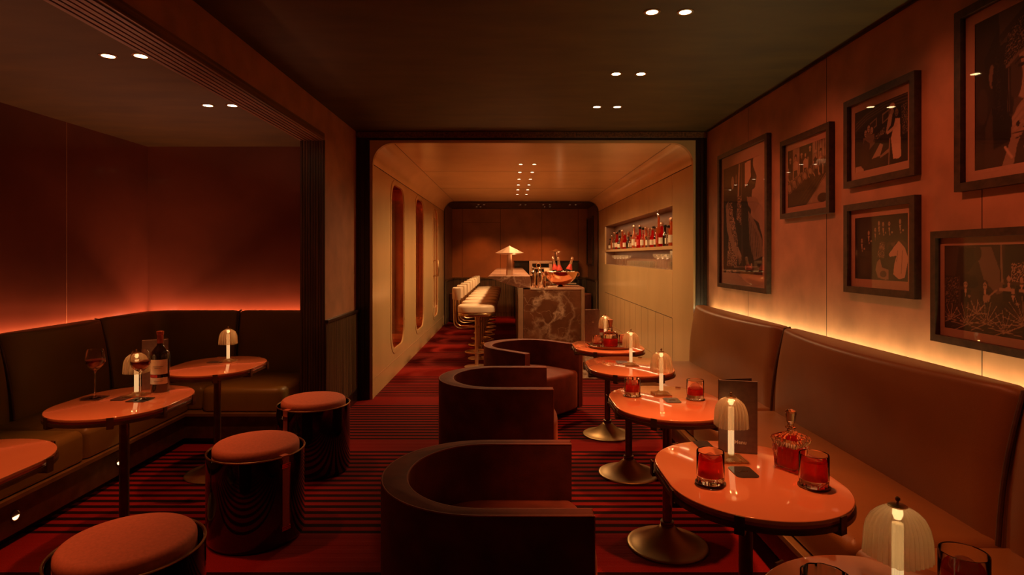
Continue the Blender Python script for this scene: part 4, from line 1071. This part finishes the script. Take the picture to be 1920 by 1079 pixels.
# ================================================================== FRAMED PHOTOGRAPHS
class Cv:
    def __init__(s, w, h, base=.1):      # canvas of w x h metres, unit coordinates u (right), v (up)
        s.W = int(w/max(w, h)*150); s.H = int(h/max(w, h)*150)
        u, v = np.meshgrid((np.arange(s.W)+.5)/s.W, (np.arange(s.H)+.5)/s.H); s.u, s.v = u, v
        s.asp = h/w; s.t = np.full(u.shape, float(base)); s.r = np.random.default_rng(5)
    def put(s, mask, t):
        s.t = s.t*(1-mask)+(t if np.ndim(t) else float(t))*mask; return s
    def ell(s, cx, cy, rx, ry, t, rot=0, soft=.06):
        x = s.u-cx; y = (s.v-cy)*s.asp; ry = ry*s.asp; c, n = math.cos(rot), math.sin(rot)
        d = np.sqrt(((x*c+y*n)/rx)**2+((-x*n+y*c)/ry)**2); return s.put(np.clip((1-d)/soft+.5, 0, 1), t)
    def inside(s, P):
        m = np.zeros(s.u.shape, bool); n = len(P)
        for i in range(n):
            (x1, y1), (x2, y2) = P[i], P[(i+1) % n]
            if y1 == y2: continue
            k = ((y1 > s.v) != (y2 > s.v)) & (s.u < (x2-x1)*(s.v-y1)/(y2-y1)+x1); m ^= k
        return m
    def poly(s, P, t): return s.put(s.inside(P).astype(float), t)
    def line(s, P, w, t):
        for (x1, y1), (x2, y2) in zip(P, P[1:]):
            dx, dy = x2-x1, (y2-y1)*s.asp; L = dx*dx+dy*dy+1e-9
            k = np.clip(((s.u-x1)*dx+(s.v-y1)*s.asp*dy)/L, 0, 1)
            d = np.hypot(s.u-x1-k*dx, (s.v-y1)*s.asp-k*dy); s.put(np.clip((w-d)/(w*.5)+.5, 0, 1), t)
        return s
    def speck(s, P, lo, hi, p=.5):
        m = s.inside(P); r = s.r.random(s.u.shape); s.t = np.where(m, np.where(r < p, lo, hi), s.t); return s
    def blotch(s, amp, k):
        g = s.r.random((k+2, k+2)); X = s.u*k; Y = s.v*k; i = X.astype(int); j = Y.astype(int); a = X-i; b = Y-j
        n = g[j, i]*(1-a)*(1-b)+g[j, i+1]*a*(1-b)+g[j+1, i]*(1-a)*b+g[j+1, i+1]*a*b; s.t = s.t+amp*(n-.5); return s
    def mesh(s, name, f, parent):
        W, H = s.W, s.H; V = [f((i)/(W-1), (j)/(H-1)) for j in range(H) for i in range(W)]
        F = [(j*W+i, j*W+i+1, (j+1)*W+i+1, (j+1)*W+i) for j in range(H-1) for i in range(W-1)]
        me = bpy.data.meshes.new(name); me.from_pydata(V, [], F)
        a = me.attributes.new('tone', 'FLOAT', 'POINT'); a.data.foreach_set('value', np.clip(s.t, 0, 1).astype(np.float32).ravel())
        me.materials.append(M['print']); o = bpy.data.objects.new(name, me); COL.objects.link(o); o.parent = parent; return o

def picture(label, yf, yn, z0, z1, fw, mg, paint, xw=XR, pr=None, dep=.036):
    """frame on the wall x = xw; yf far edge, yn near edge; mg = mat margins (left, right, bottom, top)"""
    t = thing('framed_picture', label, 'picture', (xw, (yf+yn)/2, z0), 0, 'framed black and white photographs')
    c = (yf+yn)/2; a, b = yn-c, yf-c; H = z1-z0
    f = lambda u, v, d: (d, u, v)
    o = [(a, 0), (b, 0), (b, H), (a, H)]; i1 = inset(o, fw)
    bm = new(); plate(bm, o, [i1[::-1]], -dep, -.0005, f); obj('frame', bm, 'frame', t)
    pl = (b-fw-mg[0], a+fw+mg[1]); pz = (fw+mg[2], H-fw-mg[3])
    q = [(pl[1], pz[0]), (pl[0], pz[0]), (pl[0], pz[1]), (pl[1], pz[1])]
    bm = new(); plate(bm, i1, [q[::-1]], -.012, -.009, f); obj('mat_board', bm, 'mat_board', t)
    w, h = pl[0]-pl[1], pz[1]-pz[0]
    cv = Cv(w, h); paint(cv)
    cv.mesh('print', lambda u, v: (-.0095, pl[0]-u*w, pz[0]+v*h), t)
    bm = new(); box(bm, -.020, -.018, a+fw, b-fw, fw, H-fw); obj('glass', bm, 'pane', t)
    return t
def head(c, x, y, r, face=.75, hair=.05, hat=None):
    c.ell(x, y+.25*r/c.asp, r*1.08, r*1.2/c.asp, hair); c.ell(x, y, r*.8, r*1.15/c.asp, face)
    c.ell(x-r*.3, y+.15*r/c.asp, r*.15, r*.1/c.asp, .15); c.ell(x+r*.3, y+.15*r/c.asp, r*.15, r*.1/c.asp, .15); c.ell(x, y-.6*r/c.asp, r*.28, r*.08/c.asp, .25)
    if hat is not None: c.ell(x, y+1.1*r/c.asp, r*1.0, r*.6/c.asp, hat); c.ell(x, y+.8*r/c.asp, r*1.5, r*.2/c.asp, hat)
def p_woman(c):
    c.t[:] = .06; c.poly([(0, .66), (.80, .99), (1, 1), (0, 1)], .10)
    c.poly([(.74, .62), (.78, 1), (1, 1), (1, .30), (.9, .44), (.72, .5)], .72)
    c.blotch(.12, 6)
    c.poly([(.22, .66), (.30, .95), (.42, .97), (.40, .66)], .12); c.ell(.26, .84, .04, .06, .7); c.ell(.36, .86, .03, .05, .5)
    c.line([(.44, .98), (.40, .60)], .02, .75); c.line([(.50, .98), (.50, .58)], .012, .45)
    c.poly([(.58, .98), (.72, .99), (.76, .86), (.66, .80), (.58, .76)], .85)
    c.poly([(.72, .99), (.86, .83), (.82, .74), (.62, .70), (.60, .76), (.74, .80), (.72, .9)], .12)
    c.poly([(.62, .68), (.84, .66), (.92, .60), (.80, .52), (.66, .60)], .62)
    c.poly([(.16, .68), (.50, .70), (.48, .45), (.40, .30), (.36, 0), (.08, 0), (.14, .3)], .1)
    c.speck([(.16, .66), (.24, .66), (.40, .30), (.36, 0), (.08, 0), (.14, .3)], .08, .9, .45)
    c.speck([(.40, .70), (.50, .70), (.50, .42), (.36, .5)], .08, .85, .5)
    c.poly([(.24, .66), (.40, .69), (.36, .52), (.30, .5)], .15)
    c.poly([(.06, .64), (.14, .68), (.18, .45), (.34, .26), (.42, .18), (.38, .12), (.26, .22), (.10, .40)], .68)
    for k in range(4): c.line([(.40+.012*k, .24-.01*k), (.44+.03*k, .09+.012*k)], .010, .75)
    c.poly([(.66, .56), (.84, .44), (.98, .30), (1, .16), (.80, .12), (.70, .26)], .58)
    for k in range(6): c.line([(.70+.04*k, .48-.03*k), (.74+.04*k, .16)], .006, .3+.08*(k % 3))
    c.poly([(.50, .70), (.62, .66), (.66, .36), (.62, .1), (.50, .1)], .05); c.line([(.50, .6), (.52, .05)], .016, .35)
    c.line([(0, .045), (1, .06)], .02, .10); c.line([(.3, .06), (.9, .07)], .006, .7); c.ell(.74, .08, .02, .02, .9); c.ell(.6, .06, .015, .02, .8)
def p_barrels(c):
    c.t[:] = .62; c.poly([(.0, .5), (.0, 1), (.14, 1), (.14, .5)], .12); c.poly([(.33, .60), (.33, 1), (.66, 1), (.66, .6)], .06)
    for k in range(5): c.line([(.74+.05*k, .7), (.74+.05*k, 1)], .008, .3)
    c.blotch(.2, 9)
    c.poly([(0, .30), (.35, .46), (1, .62), (1, .48), (.5, .0), (0, 0)], .14)
    for x, h, w_, s in ((.07, .80, .07, .12), (.22, .84, .08, .8), (.38, .83, .06, .18), (.48, .84, .06, .7), (.60, .90, .065, .22), (.73, .80, .05, .10), (.86, .80, .06, .75)):
        c.poly([(x-w_, .45), (x-w_*.9, h-.09), (x, h-.05), (x+w_*.9, h-.09), (x+w_, .45)], s); c.poly([(x-w_*.7, .42), (x-w_*.6, .62), (x+w_*.6, .62), (x+w_*.7, .42)], .12)
        head(c, x, h, .028, .7, .08, .12 if s > .4 else .75); c.line([(x-w_*.8, h-.12), (x-w_*.9, .5), (x-w_*.3, .45)], .012, .7)
    for k in range(7):
        x = .08+.14*k; y = .36+.052*k; r = .115-.008*k
        c.ell(x, y, r, r*.95, .55, .5); c.ell(x-.035, y-.02, r*.52, r*.80, .36, .5); c.ell(x-.035, y-.02, r*.42, r*.66, .62, .5); c.ell(x+.03, y, r*.1, r*.9, .15, .35)
    for k in range(6): c.line([(.25+.1*k, .05), (.75+.08*k, .44)], .006, .4)
    c.poly([(.55, 0), (1, .42), (1, 0)], .62); c.blotch(.18, 16); c.ell(.9, .08, .12, .07, .2)
def p_bar(c):
    c.t[:] = .05
    for k in range(7): c.line([(-.05, .80-.028*k), (.25, .92-.02*k), (.6, .99-.02*k), (1.05, 1.0-.025*k)], .010, .45 if k % 2 else .15)
    c.poly([(.30, .60), (.44, .66), (.44, .80), (.30, .74)], .55); c.poly([(.32, .63), (.42, .68), (.42, .77), (.32, .72)], .15)
    c.poly([(.54, .66), (.68, .72), (.68, .86), (.54, .82)], .6); c.poly([(.56, .69), (.66, .74), (.66, .83), (.56, .79)], .12)
    for x, y in ((.22, .60), (.28, .66), (.34, .62)): c.poly([(x-.07, .30), (x-.05, y-.06), (x+.05, y-.06), (x+.06, .40)], .5); head(c, x, y, .038, .72, .06)
    c.poly([(.10, .32), (.20, .5), (.30, .42), (.28, .1), (.12, .0)], .16)
    c.poly([(.25, 0), (.60, .48), (.72, .42), (.66, 0)], .12); c.poly([(.34, .16), (.5, .38), (.56, .34), (.5, .18)], .7); c.poly([(.5, .18), (.66, .26), (.66, .20), (.5, .14)], .6)
    c.speck([(.36, .42), (.58, .50), (.60, .62), (.40, .5)], .05, .7, .6); c.speck([(.90, .4), (1, .42), (1, .86), (.88, .84)], .05, .6, .55)
    c.poly([(.60, .48), (.70, .60), (.74, .80), (.66, .76)], .75); c.ell(.72, .80, .035, .045, .65); c.ell(.72, .88, .05, .045, .9)
    c.poly([(.70, .40), (.78, .68), (.86, .66), (.88, .10), (.84, .07), (.74, .08)], .92); head(c, .80, .76, .040, .5, .06); c.line([(.80, .58), (.70, .52), (.64, .5)], .02, .85)
    c.poly([(.0, 0), (.0, .10), (.12, .10), (.18, .03), (.18, 0)], .75); c.line([(.66, .02), (.68, .4)], .012, .6)
def p_party(c):
    c.t[:] = .045; c.poly([(.09, .05), (.09, 1), (.34, 1), (.34, .05)], .16); c.line([(.09, 1), (.09, .05)], .008, .04); c.line([(.36, 1), (.36, .05)], .01, .02)
    for x, y in ((.14, .62), (.28, .74), (.41, .78), (.48, .88), (.56, .86), (.67, .86), (.86, .88)):
        c.poly([(x-.07, y-.28), (x-.05, y-.07), (x+.05, y-.07), (x+.08, y-.28)], .03); c.poly([(x-.018, y-.05), (x+.018, y-.05), (x+.01, y-.13), (x, y-.15)], .75); head(c, x, y, .026, .72, .06)
        c.ell(x+.05, y-.13, .018, .018, .7); c.ell(x+.01, y-.16, .014, .02, .6)
    c.ell(.8, .52, .18, .10, .30); c.ell(.8, .50, .15, .07, .06)
    c.speck([(.44, .36), (.50, .60), (.60, .58), (.58, .34)], .08, .7, .5); c.blotch(.05, 12)
    c.poly([(.66, .40), (.76, .52), (.84, .60), (.94, .50), (1.0, .34), (.94, .06), (.84, .03), (.74, .10), (.76, .26), (.80, .38), (.68, .36)], .85)
    c.ell(.735, .57, .038, .052, .45); c.ell(.73, .60, .036, .025, .12); c.line([(.82, .45), (.80, .3)], .006, .55); c.line([(.9, .45), (.88, .12)], .006, .6)
    c.poly([(.50, .34), (.44, .28), (.41, .16), (.46, .04), (.60, .01), (.66, .02), (.66, .17), (.54, .2)], .62); c.ell(.56, .10, .06, .05, .35); c.poly([(.54, .2), (.66, .34), (.72, .3), (.7, .2)], .1)
def p_portrait(c):
    c.t[:] = .14; c.blotch(.22, 7); c.poly([(.12, .72), (.30, .90), (.30, .62), (.16, .56)], .05); c.poly([(.32, .78), (.30, 1), (.62, 1), (.50, .8)], .42); c.poly([(.30, .84), (.62, .97), (.62, .92), (.34, .80)], .2)
    c.ell(.22, .60, .04, .08, .5); c.ell(.10, .42, .07, .12, .28)
    c.poly([(.12, .0), (.14, .28), (.22, .40), (.34, .36), (.5, .3), (.95, .34), (1, .0)], .32)
    c.poly([(.22, .40), (.24, .12), (.46, .16), (.46, .30)], .015); c.poly([(.85, .30), (1, .38), (1, 0), (.8, .05)], .02)
    c.poly([(.26, .72), (.22, .55), (.28, .35), (.42, .26), (.46, .50), (.44, .72)], .03)
    c.poly([(.46, .30), (.50, .50), (.72, .46), (.74, .34)], .42)
    c.ell(.63, .58, .185, .185, .70); c.ell(.50, .55, .08, .14, .40); c.ell(.66, .44, .08, .05, .66)
    c.poly([(.36, .66), (.42, .84), (.56, .91), (.74, .90), (.86, .82), (.87, .70), (.72, .73), (.54, .69), (.42, .62)], .10)
    c.speck([(.36, .66), (.42, .84), (.56, .91), (.74, .90), (.86, .82), (.87, .70), (.72, .73), (.54, .69), (.42, .62)], .04, .55, .55)
    c.line([(.40, .63), (.54, .69), (.72, .73), (.87, .71)], .018, .5); c.speck([(.26, .72), (.30, .72), (.36, .30), (.28, .35)], .02, .3, .8)
    for k in range(5): c.line([(.42+.006*k, .62), (.40+.012*k, .34)], .005, .5 if k % 2 else .05)
    c.line([(.50, .63), (.56, .655), (.62, .645)], .007, .06); c.ell(.565, .61, .034, .013, .08); c.line([(.70, .655), (.76, .66)], .006, .08); c.ell(.73, .62, .03, .012, .08)
    c.line([(.66, .61), (.68, .55), (.65, .54)], .007, .45); c.ell(.65, .50, .045, .012, .15); c.line([(.60, .505), (.65, .495), (.71, .51)], .006, .08)
    c.poly([(.34, .0), (.44, .16), (.46, .28), (.52, .36), (.60, .40), (.68, .38), (.64, .26), (.52, .12), (.48, .0)], .60)
    for k in range(4): c.line([(.47+.01*k, .29-.035*k), (.58, .36-.05*k), (.66, .36-.055*k)], .018, .66); c.line([(.50, .265-.035*k), (.62, .33-.05*k)], .004, .25)
    c.ell(.53, .25, .018, .015, .1); c.line([(.62, .3), (.63, .12)], .006, .75); c.ell(.63, .10, .05, .014, .5); c.line([(.38, .12), (.42, .08), (.46, .05)], .014, .8); c.line([(0, .19), (1, .2)], .003, .3)
def p_band(c):
    c.t[:] = .26; c.blotch(.35, 6); c.poly([(.10, .62), (.13, .98), (.28, .96), (.30, .86), (.22, .70)], .06); c.poly([(.26, .98), (.34, .60), (.44, .45), (.52, .50), (.40, .98)], .5); c.ell(.29, .9, .03, .08, .15)
    c.line([(.47, 1), (.48, .6)], .010, .6); c.line([(.46, 1), (.47, .6)], .003, .1); c.poly([(.50, .62), (.50, 1), (1, 1), (1, .55), (.8, .7)], .08)
    for k in range(3): c.ell(.60+.05*k, .72+.02*k, .045, .05, .7); c.speck([(.55, .6), (.55, .8), (.76, .82), (.72, .6)], .25, .75, .5)
    c.poly([(.14, .52), (.14, .70), (.20, .66), (.28, .64), (.30, .54), (.26, .50)], .03); c.poly([(.0, .64), (.12, .64), (.12, .60), (0, .60)], .08); c.speck([(0, .3), (0, .62), (.13, .62), (.13, .3)], .05, .5, .6)
    for x, y, r in ((.19, .54, .02), (.35, .54, .022), (.53, .63, .018), (.62, .62, .018), (.56, .50, .018), (.73, .52, .02), (.84, .60, .018), (.92, .52, .02)):
        c.poly([(x-.045, y-.24), (x-.04, y-.06), (x+.04, y-.06), (x+.045, y-.24)], .03); c.poly([(x-.014, y-.04), (x+.014, y-.04), (x, y-.14)], .85); head(c, x, y, r, .75, .05)
        c.ell(x+.03, y-.13, .014, .02, .65)
    c.ell(.36, .40, .03, .05, .7); c.line([(.36, .40), (.44, .50)], .006, .7)
    for a, b in ((.46, .56), (.60, .56), (.66, .42)): c.poly([(a, b-.03), (a+.09, b-.02), (a+.09, b-.06), (a, b-.07)], .75)
    c.poly([(0, 0), (0, .30), (.3, .26), (.6, .3), (1, .26), (1, 0)], .10)
    for cx, cy, n, L in ((.06, .12, 16, .16), (.20, .08, 20, .22), (.36, .12, 22, .22), (.50, .06, 18, .20), (.64, .16, 26, .26), (.80, .08, 22, .24), (.94, .14, 20, .2), (.28, .22, 12, .14)):
        for k in range(n):
            a = PI*(k+.5)/n*1.3-.45; c.line([(cx, cy), (cx+L*.62*cos(a), cy+L*1.15*sin(a))], .0035, .75 if k % 2 else .4)
def p_far(c):
    c.t[:] = .45; c.blotch(.4, 4); c.poly([(.3, 0), (.25, .7), (.5, .95), (.7, .7), (.65, 0)], .15); head(c, .48, .82, .08, .7, .05)
picture('tall framed photograph of a woman in sequins, farthest along the right wall', 5.55, 4.484, 1.160, 2.383, .038, (.055, .09, .10, .10), p_woman)
picture('framed photograph of men rolling barrels, second from the far end', 4.264, 3.605, 1.713, 2.269, .036, (.035, .04, .04, .045), p_barrels)
picture('upper framed photograph of a barman in white, stacked above another', 3.45, 2.845, 1.841, 2.343, .036, (.04, .045, .045, .045), p_bar)
picture('lower framed photograph of a white-suited man bending before guests', 3.45, 2.845, 1.240, 1.744, .036, (.04, .045, .045, .045), p_party)
picture('large framed portrait of a woman in a beaded cap, cut by the top right corner', 2.59, 2.02, 1.728, 2.51, .036, (.05, .05, .045, .045), p_portrait)
picture('wide framed photograph of a band among palms, lowest at the right edge', 2.736, 1.97, 1.059, 1.562, .032, (.025, .03, .035, .035), p_band)
t = picture('narrow framed picture on the side wall of the far room', 14.08, 13.1, 1.24, 2.34, .03, (.10, .10, .12, .05), p_far, BX1)
t['group'] = 'framed pictures in the far room'
